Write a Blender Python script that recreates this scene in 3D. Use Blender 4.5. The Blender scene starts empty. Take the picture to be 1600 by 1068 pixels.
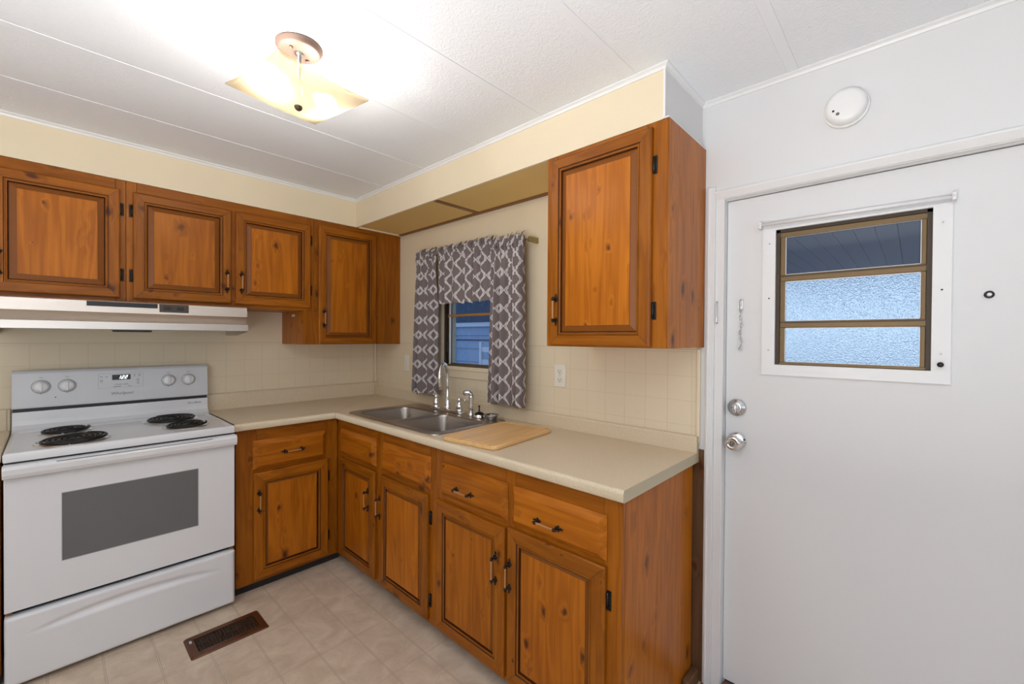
import bpy, bmesh, math, random
from mathutils import Vector, Matrix

PI = math.pi
S = bpy.context.scene
COL = S.collection
random.seed(7)

# ------------------------------------------------------------------ camera
YAW, PITCH, ROLL = -0.8189, -0.0094, 0.0066
cam_d = bpy.data.cameras.new('camera')
cam = bpy.data.objects.new('camera', cam_d)
COL.objects.link(cam)
_F = Vector((math.sin(-YAW) * math.cos(PITCH), math.cos(YAW) * math.cos(PITCH), math.sin(PITCH)))
_R = Vector((math.cos(YAW), math.sin(YAW), 0))
_U = _R.cross(_F)
_R2 = _R * math.cos(ROLL) + _U * math.sin(ROLL)
_U2 = -_R * math.sin(ROLL) + _U * math.cos(ROLL)
cam.matrix_world = Matrix(((_R2.x, _U2.x, -_F.x, -1.7745), (_R2.y, _U2.y, -_F.y, -3.1492),
                           (_R2.z, _U2.z, -_F.z, 1.3687), (0, 0, 0, 1)))
cam_d.sensor_width = 36.0
cam_d.lens = 672.3275 / 1600 * 36
cam_d.clip_start = 0.02
S.camera = cam

# ------------------------------------------------------------------ world, light, exposure
S.view_settings.view_transform = 'Standard'
S.view_settings.look = 'None'
S.view_settings.gamma = 1
S.view_settings.use_curve_mapping = False
S.view_settings.exposure = 0.14
S.cycles.use_denoising = True
S.cycles.max_bounces = 10
S.cycles.diffuse_bounces = 6
S.cycles.glossy_bounces = 4
S.cycles.transparent_max_bounces = 16
S.cycles.sample_clamp_indirect = 4.0
S.cycles.caustics_reflective = False
S.cycles.caustics_refractive = False

BULB = 130.0            # emission of each ceiling bulb
DAY_FRONT = 9.0        # daylight through the windows of the room behind
DAY_LEFT = 4.0
SKY = 1.3
UPFILL = 63.0            # fill light added left of the camera, aimed up to brighten the ceiling

w = bpy.data.worlds.new('sky')
S.world = w
w.use_nodes = True
wn, wl = w.node_tree.nodes, w.node_tree.links
wn.clear()
wo = wn.new('ShaderNodeOutputWorld')
wb = wn.new('ShaderNodeBackground')
tc = wn.new('ShaderNodeTexCoord')
sx = wn.new('ShaderNodeSeparateXYZ')
rp = wn.new('ShaderNodeValToRGB')
rp.color_ramp.elements[0].position = 0.45
rp.color_ramp.elements[0].color = (0.10, 0.14, 0.20, 1)
rp.color_ramp.elements[1].position = 0.52
rp.color_ramp.elements[1].color = (0.80, 0.92, 1.05, 1)
e = rp.color_ramp.elements.new(0.75)
e.color = (0.28, 0.50, 1.0, 1)
mp = wn.new('ShaderNodeMath'); mp.operation = 'MULTIPLY_ADD'
mp.inputs[1].default_value = 0.5; mp.inputs[2].default_value = 0.5
wl.new(tc.outputs['Generated'], sx.inputs[0])
wl.new(sx.outputs['Z'], mp.inputs[0])
wl.new(mp.outputs[0], rp.inputs[0])
wl.new(rp.outputs[0], wb.inputs[0])
wb.inputs[1].default_value = SKY
wl.new(wb.outputs[0], wo.inputs[0])


def area(name, loc, rot, sx_, sy_, power, color):
    l = bpy.data.lights.new(name, 'AREA')
    l.shape = 'RECTANGLE'; l.size = sx_; l.size_y = sy_
    l.energy = power; l.color = color
    o = bpy.data.objects.new(name, l)
    COL.objects.link(o)
    o.location = loc; o.rotation_euler = rot
    return o


# daylight entering by the two windows of the dining end behind the camera
area('daylight_front', (-1.75, -6.52, 1.45), (PI / 2, 0, 0), 2.0, 1.3, DAY_FRONT, (0.93, 0.96, 1.0))
area('daylight_left', (-3.52, -4.4, 1.45), (PI / 2, 0, -PI / 2), 1.6, 1.3, DAY_LEFT, (0.93, 0.96, 1.0))

area('bounce_fill', (-2.5, -2.95, 0.9), (PI, 0, 0), 0.8, 0.8, UPFILL, (0.97, 0.985, 1.0))  # added fill light facing up, bounced from the ceiling

# ------------------------------------------------------------------ materials
def mat(name):
    m = bpy.data.materials.new(name)
    m.use_nodes = True
    nt = m.node_tree
    return m, nt, nt.nodes['Principled BSDF']


def N(nt, kind, **kw):
    n = nt.nodes.new('ShaderNode' + kind)
    for k, v in kw.items():
        setattr(n, k, v)
    return n


def simple(name, col, rough=0.5, metal=0.0, spec=0.5, bump=None, coat=0.0):
    m, nt, b = mat(name)
    b.inputs['Base Color'].default_value = (*col, 1)
    b.inputs['Roughness'].default_value = rough
    b.inputs['Metallic'].default_value = metal
    b.inputs['Specular IOR Level'].default_value = spec
    b.inputs['Coat Weight'].default_value = coat
    # faint wear so that no surface is one flat value
    co = N(nt, 'TexCoord')
    nz = N(nt, 'TexNoise'); nz.inputs['Scale'].default_value = 6; nz.inputs['Detail'].default_value = 3
    mr = N(nt, 'MapRange'); mr.inputs['To Min'].default_value = rough * 0.92; mr.inputs['To Max'].default_value = min(1, rough * 1.08)
    nt.links.new(co.outputs['Object'], nz.inputs['Vector'])
    nt.links.new(nz.outputs['Fac'], mr.inputs['Value'])
    nt.links.new(mr.outputs[0], b.inputs['Roughness'])
    if bump:
        n2 = N(nt, 'TexNoise'); n2.inputs['Scale'].default_value = bump[0]; n2.inputs['Detail'].default_value = 4
        bp = N(nt, 'Bump'); bp.inputs['Strength'].default_value = bump[1]; bp.inputs['Distance'].default_value = bump[2]
        nt.links.new(co.outputs['Object'], n2.inputs['Vector'])
        nt.links.new(n2.outputs['Fac'], bp.inputs['Height'])
        nt.links.new(bp.outputs[0], b.inputs['Normal'])
    return m


def math_node(nt, op, a=None, b=None, c=None):
    n = N(nt, 'Math', operation=op)
    for i, v in enumerate((a, b, c)):
        if v is None:
            continue
        if isinstance(v, (int, float)):
            n.inputs[i].default_value = v
        else:
            nt.links.new(v, n.inputs[i])
    return n.outputs[0]


def wood(name, axis, dark=1.0, light_c=(0.47, 0.148, 0.008), dark_c=(0.225, 0.055, 0.002), rough=0.33, knots=True):
    """knotty pine with an orange varnish, grain along the given axis"""
    m, nt, b = mat(name)
    L = nt.links
    co = N(nt, 'TexCoord'); oi = N(nt, 'ObjectInfo')
    add = N(nt, 'VectorMath', operation='ADD'); mul = N(nt, 'VectorMath', operation='SCALE')
    cmb = N(nt, 'CombineXYZ')
    r = oi.outputs['Random']
    L.new(math_node(nt, 'MULTIPLY', r, 37.0), cmb.inputs[0])
    L.new(math_node(nt, 'MULTIPLY', r, 71.0), cmb.inputs[1])
    L.new(math_node(nt, 'MULTIPLY', r, 113.0), cmb.inputs[2])
    L.new(co.outputs['Object'], add.inputs[0]); L.new(cmb.outputs[0], add.inputs[1])
    P = add.outputs[0]

    def stretch(s_across, s_along):
        mpn = N(nt, 'Mapping')
        sc = [s_across] * 3
        sc['XYZ'.index(axis)] = s_along
        mpn.inputs['Scale'].default_value = sc
        L.new(P, mpn.inputs['Vector'])
        return mpn.outputs[0]

    # knots
    vo = N(nt, 'TexVoronoi'); vo.inputs['Scale'].default_value = 1.0
    wob = N(nt, 'TexNoise'); wob.inputs['Scale'].default_value = 2.2
    L.new(stretch(16, 9), wob.inputs['Vector'])
    wmix = N(nt, 'VectorMath', operation='MULTIPLY_ADD')
    wmix.inputs[1].default_value = (0.3, 0.3, 0.3)
    L.new(wob.outputs['Color'], wmix.inputs[0]); L.new(stretch(11, 7), wmix.inputs[2])
    L.new(wmix.outputs[0], vo.inputs['Vector'])
    sc_ = N(nt, 'SeparateColor'); L.new(vo.outputs['Color'], sc_.inputs[0])       # every knot its own size
    kd = math_node(nt, 'DIVIDE', vo.outputs['Distance'], math_node(nt, 'MULTIPLY_ADD', math_node(nt, 'POWER', sc_.outputs[0], 1.6), 1.15, 0.28))
    kn = N(nt, 'MapRange'); kn.inputs['From Min'].default_value = 0.055; kn.inputs['From Max'].default_value = 0.16
    kn.inputs['To Min'].default_value = 1; kn.inputs['To Max'].default_value = 0
    L.new(kd, kn.inputs['Value'])
    halo = N(nt, 'MapRange'); halo.inputs['From Min'].default_value = 0.05; halo.inputs['From Max'].default_value = 0.36
    halo.inputs['To Min'].default_value = 1; halo.inputs['To Max'].default_value = 0
    L.new(kd, halo.inputs['Value'])
    # flowing grain bent round the knots
    g1 = N(nt, 'TexNoise'); g1.inputs['Scale'].default_value = 1.0; g1.inputs['Detail'].default_value = 3
    L.new(stretch(10, 0.9), g1.inputs['Vector'])
    ring = math_node(nt, 'ADD', math_node(nt, 'MULTIPLY', g1.outputs['Fac'], 15.0), math_node(nt, 'MULTIPLY', halo.outputs[0], 2.4 if knots else 0.0))
    rg = math_node(nt, 'MULTIPLY_ADD', math_node(nt, 'SINE', math_node(nt, 'MULTIPLY', ring, 3.2)), 0.5, 0.5)
    g2 = N(nt, 'TexNoise'); g2.inputs['Scale'].default_value = 1.0; g2.inputs['Detail'].default_value = 5
    L.new(stretch(150, 4), g2.inputs['Vector'])
    g3 = N(nt, 'TexNoise'); g3.inputs['Scale'].default_value = 1.0; g3.inputs['Detail'].default_value = 2
    L.new(stretch(7, 2.0), g3.inputs['Vector'])
    fac = math_node(nt, 'ADD', math_node(nt, 'MULTIPLY', rg, 0.20),
                    math_node(nt, 'ADD', math_node(nt, 'MULTIPLY', g2.outputs['Fac'], 0.40), math_node(nt, 'MULTIPLY', g3.outputs['Fac'], 0.45)))
    cr = N(nt, 'ValToRGB')
    cr.color_ramp.elements[0].position = 0.30; cr.color_ramp.elements[0].color = (*[c * dark for c in light_c], 1)
    cr.color_ramp.elements[1].position = 0.86; cr.color_ramp.elements[1].color = (*[c * dark for c in dark_c], 1)
    L.new(fac, cr.inputs[0])
    col = cr.outputs[0]
    if knots:
        m1 = N(nt, 'Mix', data_type='RGBA')
        m1.inputs[7].default_value = (0.17 * dark, 0.045 * dark, 0.008 * dark, 1)
        L.new(math_node(nt, 'MULTIPLY', math_node(nt, 'POWER', halo.outputs[0], 2.0), 0.55), m1.inputs[0]); L.new(col, m1.inputs[6])
        m2 = N(nt, 'Mix', data_type='RGBA')
        m2.inputs[7].default_value = (0.05, 0.014, 0.006, 1)
        L.new(math_node(nt, 'MULTIPLY', kn.outputs[0], 0.85), m2.inputs[0]); L.new(m1.outputs[2], m2.inputs[6])
        col = m2.outputs[2]
    hv = N(nt, 'HueSaturation')
    L.new(math_node(nt, 'MULTIPLY_ADD', r, 0.22, 0.9), hv.inputs['Value'])
    L.new(col, hv.inputs['Color'])
    L.new(hv.outputs[0], b.inputs['Base Color'])
    b.inputs['Roughness'].default_value = rough
    b.inputs['Specular IOR Level'].default_value = 0.24
    bp = N(nt, 'Bump'); bp.inputs['Strength'].default_value = 0.06; bp.inputs['Distance'].default_value = 0.001
    L.new(g2.outputs['Fac'], bp.inputs['Height']); L.new(bp.outputs[0], b.inputs['Normal'])
    return m


WOOD = {a: wood('pine_grain_' + a, a) for a in 'XYZ'}
WOODF = {a: wood('pine_frame_grain_' + a, a, dark=0.74) for a in 'XYZ'}
STAIN = simple('dark_stained_groove', (0.075, 0.022, 0.006), 0.4)
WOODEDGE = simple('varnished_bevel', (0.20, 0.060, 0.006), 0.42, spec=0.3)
TOEKICK = simple('dark_toe_kick', (0.018, 0.013, 0.011), 0.6)
IRON = simple('black_iron', (0.022, 0.018, 0.016), 0.38, 0.6)
SPINDLE = simple('pale_turned_wood', (0.40, 0.19, 0.07), 0.35)
WHITE = simple('white_wall_paint', (0.70, 0.70, 0.70), 0.55, bump=(60, 0.05, 0.002))
WHITEGLOSS = simple('white_trim_paint', (0.75, 0.75, 0.75), 0.35)
ENAMEL = simple('white_enamel', (0.74, 0.75, 0.77), 0.16, spec=0.6)
ENAMELM = simple('white_enamel_panel', (0.62, 0.63, 0.65), 0.25, spec=0.5)
BLACK = simple('black_plastic', (0.012, 0.012, 0.013), 0.35)
GREYINK = simple('grey_print', (0.13, 0.13, 0.135), 0.6)
PALEINK = simple('pale_grey_print', (0.38, 0.39, 0.40), 0.6)
COIL = simple('black_burner_coil', (0.012, 0.011, 0.011), 0.42, 0.3)
CHROME = simple('chrome', (0.78, 0.78, 0.78), 0.08, 1.0)
CHROMEDULL = simple('satin_chrome', (0.60, 0.60, 0.60), 0.25, 1.0)
PLASTIC = simple('white_plastic', (0.80, 0.80, 0.79), 0.35)
IVORY = simple('ivory_plastic', (0.80, 0.76, 0.66), 0.35)
DARKHOLE = simple('dark_slot', (0.015, 0.014, 0.013), 0.7)
BRONZE = simple('bronze_aluminium', (0.16, 0.10, 0.04), 0.42, 0.35)
BRONZEDARK = simple('dark_bronze', (0.045, 0.028, 0.014), 0.5, 0.2)
RAIL = simple('varnished_rail', (0.42, 0.20, 0.055), 0.4)
BRASS = simple('dull_brass', (0.30, 0.25, 0.10), 0.35, 0.8)
REGISTER = simple('brown_enamel_metal', (0.105, 0.036, 0.012), 0.34, 0.35)
ROSEGOLD = simple('brushed_copper_nickel', (0.15, 0.095, 0.072), 0.5, 0.15)


def stainless(name, col, rough, axis):
    m, nt, b = mat(name)
    b.inputs['Metallic'].default_value = 1.0
    co = N(nt, 'TexCoord'); mpn = N(nt, 'Mapping'); nz = N(nt, 'TexNoise')
    sc = [300, 300, 300]; sc['XYZ'.index(axis)] = 3
    mpn.inputs['Scale'].default_value = sc
    nz.inputs['Scale'].default_value = 1; nz.inputs['Detail'].default_value = 2
    nt.links.new(co.outputs['Object'], mpn.inputs[0]); nt.links.new(mpn.outputs[0], nz.inputs['Vector'])
    mr = N(nt, 'MapRange'); mr.inputs['To Min'].default_value = rough * 0.8; mr.inputs['To Max'].default_value = rough * 1.2
    nt.links.new(nz.outputs['Fac'], mr.inputs['Value']); nt.links.new(mr.outputs[0], b.inputs['Roughness'])
    b.inputs['Base Color'].default_value = (*col, 1)
    b.inputs['Anisotropic'].default_value = 0.3
    return m


SINKSTEEL = stainless('brushed_sink_steel', (0.44, 0.39, 0.34), 0.30, 'Y')
HOODSTEEL = stainless('brushed_hood_steel', (0.62, 0.56, 0.50), 0.30, 'X')


def cream_wall(name, grid, col=(0.75, 0.645, 0.465)):
    """cream panelling; the lower board is scored into 10 cm tiles"""
    m, nt, b = mat(name)
    L = nt.links
    b.inputs['Roughness'].default_value = 0.5
    co = N(nt, 'TexCoord')
    nz = N(nt, 'TexNoise'); nz.inputs['Scale'].default_value = 3.0; nz.inputs['Detail'].default_value = 4
    L.new(co.outputs['Object'], nz.inputs['Vector'])
    cr = N(nt, 'ValToRGB')
    cr.color_ramp.elements[0].color = (*[c * 0.97 for c in col], 1); cr.color_ramp.elements[0].position = 0.3
    cr.color_ramp.elements[1].color = (*[min(1, c * 1.02) for c in col], 1); cr.color_ramp.elements[1].position = 0.7
    L.new(nz.outputs['Fac'], cr.inputs[0])
    col_out = cr.outputs[0]
    if grid:
        sp = N(nt, 'SeparateXYZ'); L.new(co.outputs['Object'], sp.inputs[0])

        def line(v, off, pitch, hw):
            f = math_node(nt, 'FRACT', math_node(nt, 'DIVIDE', math_node(nt, 'SUBTRACT', v, off), pitch))
            d = math_node(nt, 'ABSOLUTE', math_node(nt, 'SUBTRACT', f, 0.5))
            return math_node(nt, 'GREATER_THAN', d, 0.5 - hw / pitch)
        a = sp.outputs['X'] if grid == 'X' else sp.outputs['Y']
        g = math_node(nt, 'MAXIMUM', line(a, -1.85 if grid == 'X' else -2.492, 0.1025 if grid == 'X' else 0.0995, 0.0011), line(sp.outputs['Z'], 1.217, 0.1, 0.0010))
        low = math_node(nt, 'LESS_THAN', sp.outputs['Z'], 1.326)
        g = math_node(nt, 'MULTIPLY', g, low)
        seam = math_node(nt, 'LESS_THAN', math_node(nt, 'ABSOLUTE', math_node(nt, 'SUBTRACT', sp.outputs['Z'], 1.3275)), 0.0016)
        g2 = math_node(nt, 'MAXIMUM', math_node(nt, 'MULTIPLY', g, 0.30), math_node(nt, 'MULTIPLY', seam, 0.5))
        mx = N(nt, 'Mix', data_type='RGBA'); mx.inputs[7].default_value = (0.42, 0.33, 0.20, 1)
        L.new(g2, mx.inputs[0]); L.new(col_out, mx.inputs[6])
        col_out = mx.outputs[2]
        bp = N(nt, 'Bump'); bp.invert = True; bp.inputs['Strength'].default_value = 0.4; bp.inputs['Distance'].default_value = 0.002
        L.new(g, bp.inputs['Height']); L.new(bp.outputs[0], b.inputs['Normal'])
    L.new(col_out, b.inputs['Base Color'])
    return m


CREAM = cream_wall('cream_panelling', None)
CREAMX = cream_wall('cream_tileboard_back', 'X')
CREAMY = cream_wall('cream_tileboard_right', 'Y')


def ceiling_mat():
    m, nt, b = mat('stippled_ceiling_board')
    L = nt.links
    b.inputs['Base Color'].default_value = (0.80, 0.822, 0.85, 1)
    b.inputs['Roughness'].default_value = 0.75
    co = N(nt, 'TexCoord')
    n1 = N(nt, 'TexNoise'); n1.inputs['Scale'].default_value = 75; n1.inputs['Detail'].default_value = 3; n1.inputs['Distortion'].default_value = 1.6
    L.new(co.outputs['Object'], n1.inputs['Vector'])
    bp = N(nt, 'Bump'); bp.inputs['Strength'].default_value = 0.55; bp.inputs['Distance'].default_value = 0.004
    L.new(n1.outputs['Fac'], bp.inputs['Height']); L.new(bp.outputs[0], b.inputs['Normal'])
    return m


CEIL = ceiling_mat()
BATTEN = simple('white_batten', (0.80, 0.822, 0.85), 0.6)


def floor_mat():
    m, nt, b = mat('beige_vinyl_tile_sheet')
    L = nt.links
    b.inputs['Roughness'].default_value = 0.42
    co = N(nt, 'TexCoord')
    sp = N(nt, 'SeparateXYZ'); L.new(co.outputs['Object'], sp.inputs[0])
    n1 = N(nt, 'TexNoise'); n1.inputs['Scale'].default_value = 9; n1.inputs['Detail'].default_value = 7; n1.inputs['Roughness'].default_value = 0.62; n1.inputs['Distortion'].default_value = 0.8
    n2 = N(nt, 'TexNoise'); n2.inputs['Scale'].default_value = 160; n2.inputs['Detail'].default_value = 3
    L.new(co.outputs['Object'], n1.inputs['Vector']); L.new(co.outputs['Object'], n2.inputs['Vector'])
    cr = N(nt, 'ValToRGB')
    cr.color_ramp.elements[0].position = 0.34; cr.color_ramp.elements[0].color = (0.50, 0.39, 0.285, 1)
    cr.color_ramp.elements[1].position = 0.66; cr.color_ramp.elements[1].color = (0.69, 0.575, 0.45, 1)
    L.new(math_node(nt, 'ADD', math_node(nt, 'MULTIPLY', n1.outputs['Fac'], 0.8), math_node(nt, 'MULTIPLY', n2.outputs['Fac'], 0.2)), cr.inputs[0])

    def tri(v, off, pitch):
        f = math_node(nt, 'FRACT', math_node(nt, 'DIVIDE', math_node(nt, 'SUBTRACT', v, off), pitch))
        return math_node(nt, 'MULTIPLY', math_node(nt, 'SUBTRACT', 0.5, math_node(nt, 'ABSOLUTE', math_node(nt, 'SUBTRACT', f, 0.5))), pitch)

    def pair(v, off, pitch):                     # a double grout line
        d = tri(v, off, pitch)
        return math_node(nt, 'LESS_THAN', math_node(nt, 'ABSOLUTE', math_node(nt, 'SUBTRACT', d, 0.0028)), 0.0011), math_node(nt, 'LESS_THAN', d, 0.0018)
    gx, cx_ = pair(sp.outputs['X'], -0.99, 0.16)
    gy, cy_ = pair(sp.outputs['Y'], -0.655, 0.32)
    g = math_node(nt, 'MAXIMUM', gx, math_node(nt, 'MULTIPLY', gy, 0.7))
    c = math_node(nt, 'MAXIMUM', cx_, math_node(nt, 'MULTIPLY', cy_, 0.7))
    m1 = N(nt, 'Mix', data_type='RGBA'); m1.inputs[7].default_value = (0.58, 0.49, 0.39, 1)
    L.new(math_node(nt, 'MULTIPLY', c, 0.6), m1.inputs[0]); L.new(cr.outputs[0], m1.inputs[6])
    m2 = N(nt, 'Mix', data_type='RGBA'); m2.inputs[7].default_value = (0.25, 0.18, 0.125, 1)
    L.new(math_node(nt, 'MULTIPLY', g, 0.45), m2.inputs[0]); L.new(m1.outputs[2], m2.inputs[6])
    L.new(m2.outputs[2], b.inputs['Base Color'])
    bp = N(nt, 'Bump'); bp.inputs['Strength'].default_value = 0.1; bp.inputs['Distance'].default_value = 0.002
    L.new(n2.outputs['Fac'], bp.inputs['Height']); L.new(bp.outputs[0], b.inputs['Normal'])
    return m


VINYL = floor_mat()


def counter_mat():
    m, nt, b = mat('speckled_beige_laminate')
    L = nt.links
    b.inputs['Roughness'].default_value = 0.4
    co = N(nt, 'TexCoord')
    n1 = N(nt, 'TexNoise'); n1.inputs['Scale'].default_value = 420; n1.inputs['Detail'].default_value = 2
    n2 = N(nt, 'TexVoronoi'); n2.inputs['Scale'].default_value = 260
    L.new(co.outputs['Object'], n1.inputs['Vector']); L.new(co.outputs['Object'], n2.inputs['Vector'])
    cr = N(nt, 'ValToRGB')
    els = cr.color_ramp.elements
    els[0].position = 0.30; els[0].color = (0.54, 0.43, 0.28, 1)
    els[1].position = 0.62; els[1].color = (0.76, 0.65, 0.475, 1)
    L.new(n1.outputs['Fac'], cr.inputs[0])
    m1 = N(nt, 'Mix', data_type='RGBA'); m1.inputs[7].default_value = (0.80, 0.72, 0.58, 1)
    L.new(math_node(nt, 'MULTIPLY', math_node(nt, 'LESS_THAN', n2.outputs['Distance'], 0.28), 0.5), m1.inputs[0])
    L.new(cr.outputs[0], m1.inputs[6])
    sp = N(nt, 'SeparateXYZ'); L.new(co.outputs['Object'], sp.inputs[0])
    d = math_node(nt, 'ABSOLUTE', math_node(nt, 'SUBTRACT', sp.outputs['X'], sp.outputs['Y']))
    seam = math_node(nt, 'LESS_THAN', d, 0.0022)                # the mitre joint in the corner
    m2 = N(nt, 'Mix', data_type='RGBA'); m2.inputs[7].default_value = (0.25, 0.19, 0.11, 1)
    L.new(math_node(nt, 'MULTIPLY', seam, 0.55), m2.inputs[0]); L.new(m1.outputs[2], m2.inputs[6])
    L.new(m2.outputs[2], b.inputs['Base Color'])
    return m


COUNTER = counter_mat()
COUNTEREDGE = simple('laminate_end_strip', (0.50, 0.43, 0.29), 0.45)
JOINT = simple('dark_laminate_joint', (0.16, 0.12, 0.07), 0.6)


def glass_mat(name, rough=0.0, bump=None, tint=(1, 1, 1), mix=0.1):
    """window glass: straight see-through with a mirror film, or pebbled"""
    m, nt, b = mat(name)
    L = nt.links
    out = nt.nodes['Material Output']
    gl = N(nt, 'BsdfGlossy'); gl.inputs['Roughness'].default_value = 0.03
    mx = N(nt, 'MixShader')
    if bump:
        tr = N(nt, 'BsdfRefraction'); tr.inputs['IOR'].default_value = 1.25; tr.inputs['Roughness'].default_value = rough
        co = N(nt, 'TexCoord'); vz = N(nt, 'TexNoise'); vz.inputs['Scale'].default_value = bump[0]; vz.inputs['Detail'].default_value = 2
        bp = N(nt, 'Bump'); bp.inputs['Strength'].default_value = bump[1]; bp.inputs['Distance'].default_value = 0.004
        L.new(co.outputs['Object'], vz.inputs['Vector']); L.new(vz.outputs['Fac'], bp.inputs['Height'])
        L.new(bp.outputs[0], tr.inputs['Normal']); L.new(bp.outputs[0], gl.inputs['Normal'])
        gl.inputs['Roughness'].default_value = 0.2
    else:
        tr = N(nt, 'BsdfTransparent')
    tr.inputs['Color'].default_value = (*tint, 1)
    lw = N(nt, 'LayerWeight'); lw.inputs['Blend'].default_value = 0.5
    L.new(math_node(nt, 'MULTIPLY_ADD', math_node(nt, 'POWER', lw.outputs['Facing'], 4.0), 0.55, 0.035), mx.inputs[0])
    L.new(tr.outputs[0], mx.inputs[1]); L.new(gl.outputs[0], mx.inputs[2])
    L.new(mx.outputs[0], out.inputs['Surface'])
    nt.nodes.remove(b)
    return m


CLEARGLASS = glass_mat('clear_window_glass', tint=(0.86, 0.9, 0.94))
SCREENGLASS = glass_mat('screened_window_glass', tint=(0.46, 0.5, 0.55))
PEBBLED = glass_mat('pebbled_glass', 0.28, (230, 0.9), tint=(0.85, 0.93, 1.0))


def oven_glass():
    m, nt, b = mat('grey_oven_glass')
    out = nt.nodes['Material Output']
    b.inputs['Base Color'].default_value = (0.22, 0.22, 0.225, 1)
    b.inputs['Roughness'].default_value = 0.12
    tr = N(nt, 'BsdfTransparent'); tr.inputs['Color'].default_value = (0.8, 0.8, 0.8, 1)
    mx = N(nt, 'MixShader'); mx.inputs[0].default_value = 0.42
    nt.links.new(b.outputs[0], mx.inputs[1]); nt.links.new(tr.outputs[0], mx.inputs[2])
    nt.links.new(mx.outputs[0], out.inputs['Surface'])
    return m


OVENGLASS = oven_glass()


def shade_glass():
    m, nt, b = mat('amber_frosted_glass')
    out = nt.nodes['Material Output']
    L = nt.links
    tr = N(nt, 'BsdfTransparent'); tr.inputs['Color'].default_value = (0.97, 0.93, 0.86, 1)
    tl = N(nt, 'BsdfTranslucent'); tl.inputs['Color'].default_value = (0.21, 0.165, 0.10, 1)
    df = N(nt, 'BsdfDiffuse'); df.inputs['Color'].default_value = (0.85, 0.72, 0.5, 1)
    gl = N(nt, 'BsdfGlossy'); gl.inputs['Roughness'].default_value = 0.08
    a1 = N(nt, 'MixShader'); a1.inputs[0].default_value = 0.80
    L.new(tr.outputs[0], a1.inputs[1]); L.new(tl.outputs[0], a1.inputs[2])
    a2 = N(nt, 'MixShader'); a2.inputs[0].default_value = 0.12
    L.new(a1.outputs[0], a2.inputs[1]); L.new(df.outputs[0], a2.inputs[2])
    a3 = N(nt, 'MixShader'); a3.inputs[0].default_value = 0.03
    L.new(a2.outputs[0], a3.inputs[1]); L.new(gl.outputs[0], a3.inputs[2])
    L.new(a3.outputs[0], out.inputs['Surface'])
    nt.nodes.remove(b)
    return m


SHADE = shade_glass()
SHADECLEAR = glass_mat('clear_inner_glass', tint=(0.97, 0.95, 0.92))


def emit(name, col, strength):
    m, nt, b = mat(name)
    b.inputs['Base Color'].default_value = (*col, 1)
    b.inputs['Emission Color'].default_value = (*col, 1)
    b.inputs['Emission Strength'].default_value = strength
    return m


BULBM = emit('lit_bulb', (1.0, 0.955, 0.90), BULB)
DIGIT = emit('lit_digits', (0.95, 1.0, 1.0), 1.4)


def trellis():
    """grey cotton printed with a white wavy trellis"""
    m, nt, b = mat('grey_trellis_cotton')
    L = nt.links
    out = nt.nodes['Material Output']
    uv = N(nt, 'UVMap')
    sp = N(nt, 'SeparateXYZ'); L.new(uv.outputs[0], sp.inputs[0])
    W, Pz, t = 0.060, 0.097, 0.0043
    A = 0.74 * W
    ph = math_node(nt, 'FRACT', math_node(nt, 'DIVIDE', sp.outputs['Y'], Pz))
    tri = math_node(nt, 'SUBTRACT', 1.0, math_node(nt, 'ABSOLUTE', math_node(nt, 'SUBTRACT', math_node(nt, 'MULTIPLY', ph, 2), 1)))   # 0 at a crossing, 1 at the waist
    gz = math_node(nt, 'MULTIPLY_ADD', math_node(nt, 'SINE', math_node(nt, 'MULTIPLY', tri, 4 * PI)), 0.035, tri)

    def fam(odd):                      # one column of stacked diamonds; odd columns sit half a step lower
        q = math_node(nt, 'FRACT', math_node(nt, 'ADD', math_node(nt, 'DIVIDE', sp.outputs['X'], 2 * W), 0.5 * odd))
        xa = math_node(nt, 'MULTIPLY', math_node(nt, 'ABSOLUTE', math_node(nt, 'SUBTRACT', q, 0.5)), 2 * W)
        gg = gz if not odd else math_node(nt, 'SUBTRACT', 1.0, gz)
        gg = math_node(nt, 'DIVIDE', math_node(nt, 'MINIMUM', gg, 0.88), 0.88)
        d = math_node(nt, 'ABSOLUTE', math_node(nt, 'SUBTRACT', xa, math_node(nt, 'MULTIPLY', gg, A)))
        return math_node(nt, 'LESS_THAN', d, t)
    g = math_node(nt, 'MAXIMUM', fam(0), fam(1))
    nz = N(nt, 'TexNoise'); nz.inputs['Scale'].default_value = 900
    L.new(uv.outputs[0], nz.inputs['Vector'])
    mx = N(nt, 'Mix', data_type='RGBA')
    mx.inputs[6].default_value = (0.26, 0.212, 0.207, 1); mx.inputs[7].default_value = (0.80, 0.76, 0.74, 1)
    L.new(g, mx.inputs[0])
    L.new(mx.outputs[2], b.inputs['Base Color'])
    b.inputs['Roughness'].default_value = 0.9
    b.inputs['Specular IOR Level'].default_value = 0.15
    bp = N(nt, 'Bump'); bp.inputs['Strength'].default_value = 0.15; bp.inputs['Distance'].default_value = 0.001
    L.new(nz.outputs['Fac'], bp.inputs['Height']); L.new(bp.outputs[0], b.inputs['Normal'])
    tl = N(nt, 'BsdfTranslucent'); L.new(mx.outputs[2], tl.inputs['Color'])
    ms = N(nt, 'MixShader'); ms.inputs[0].default_value = 0.3
    L.new(b.outputs[0], ms.inputs[1]); L.new(tl.outputs[0], ms.inputs[2])
    L.new(ms.outputs[0], out.inputs['Surface'])
    return m


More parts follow.
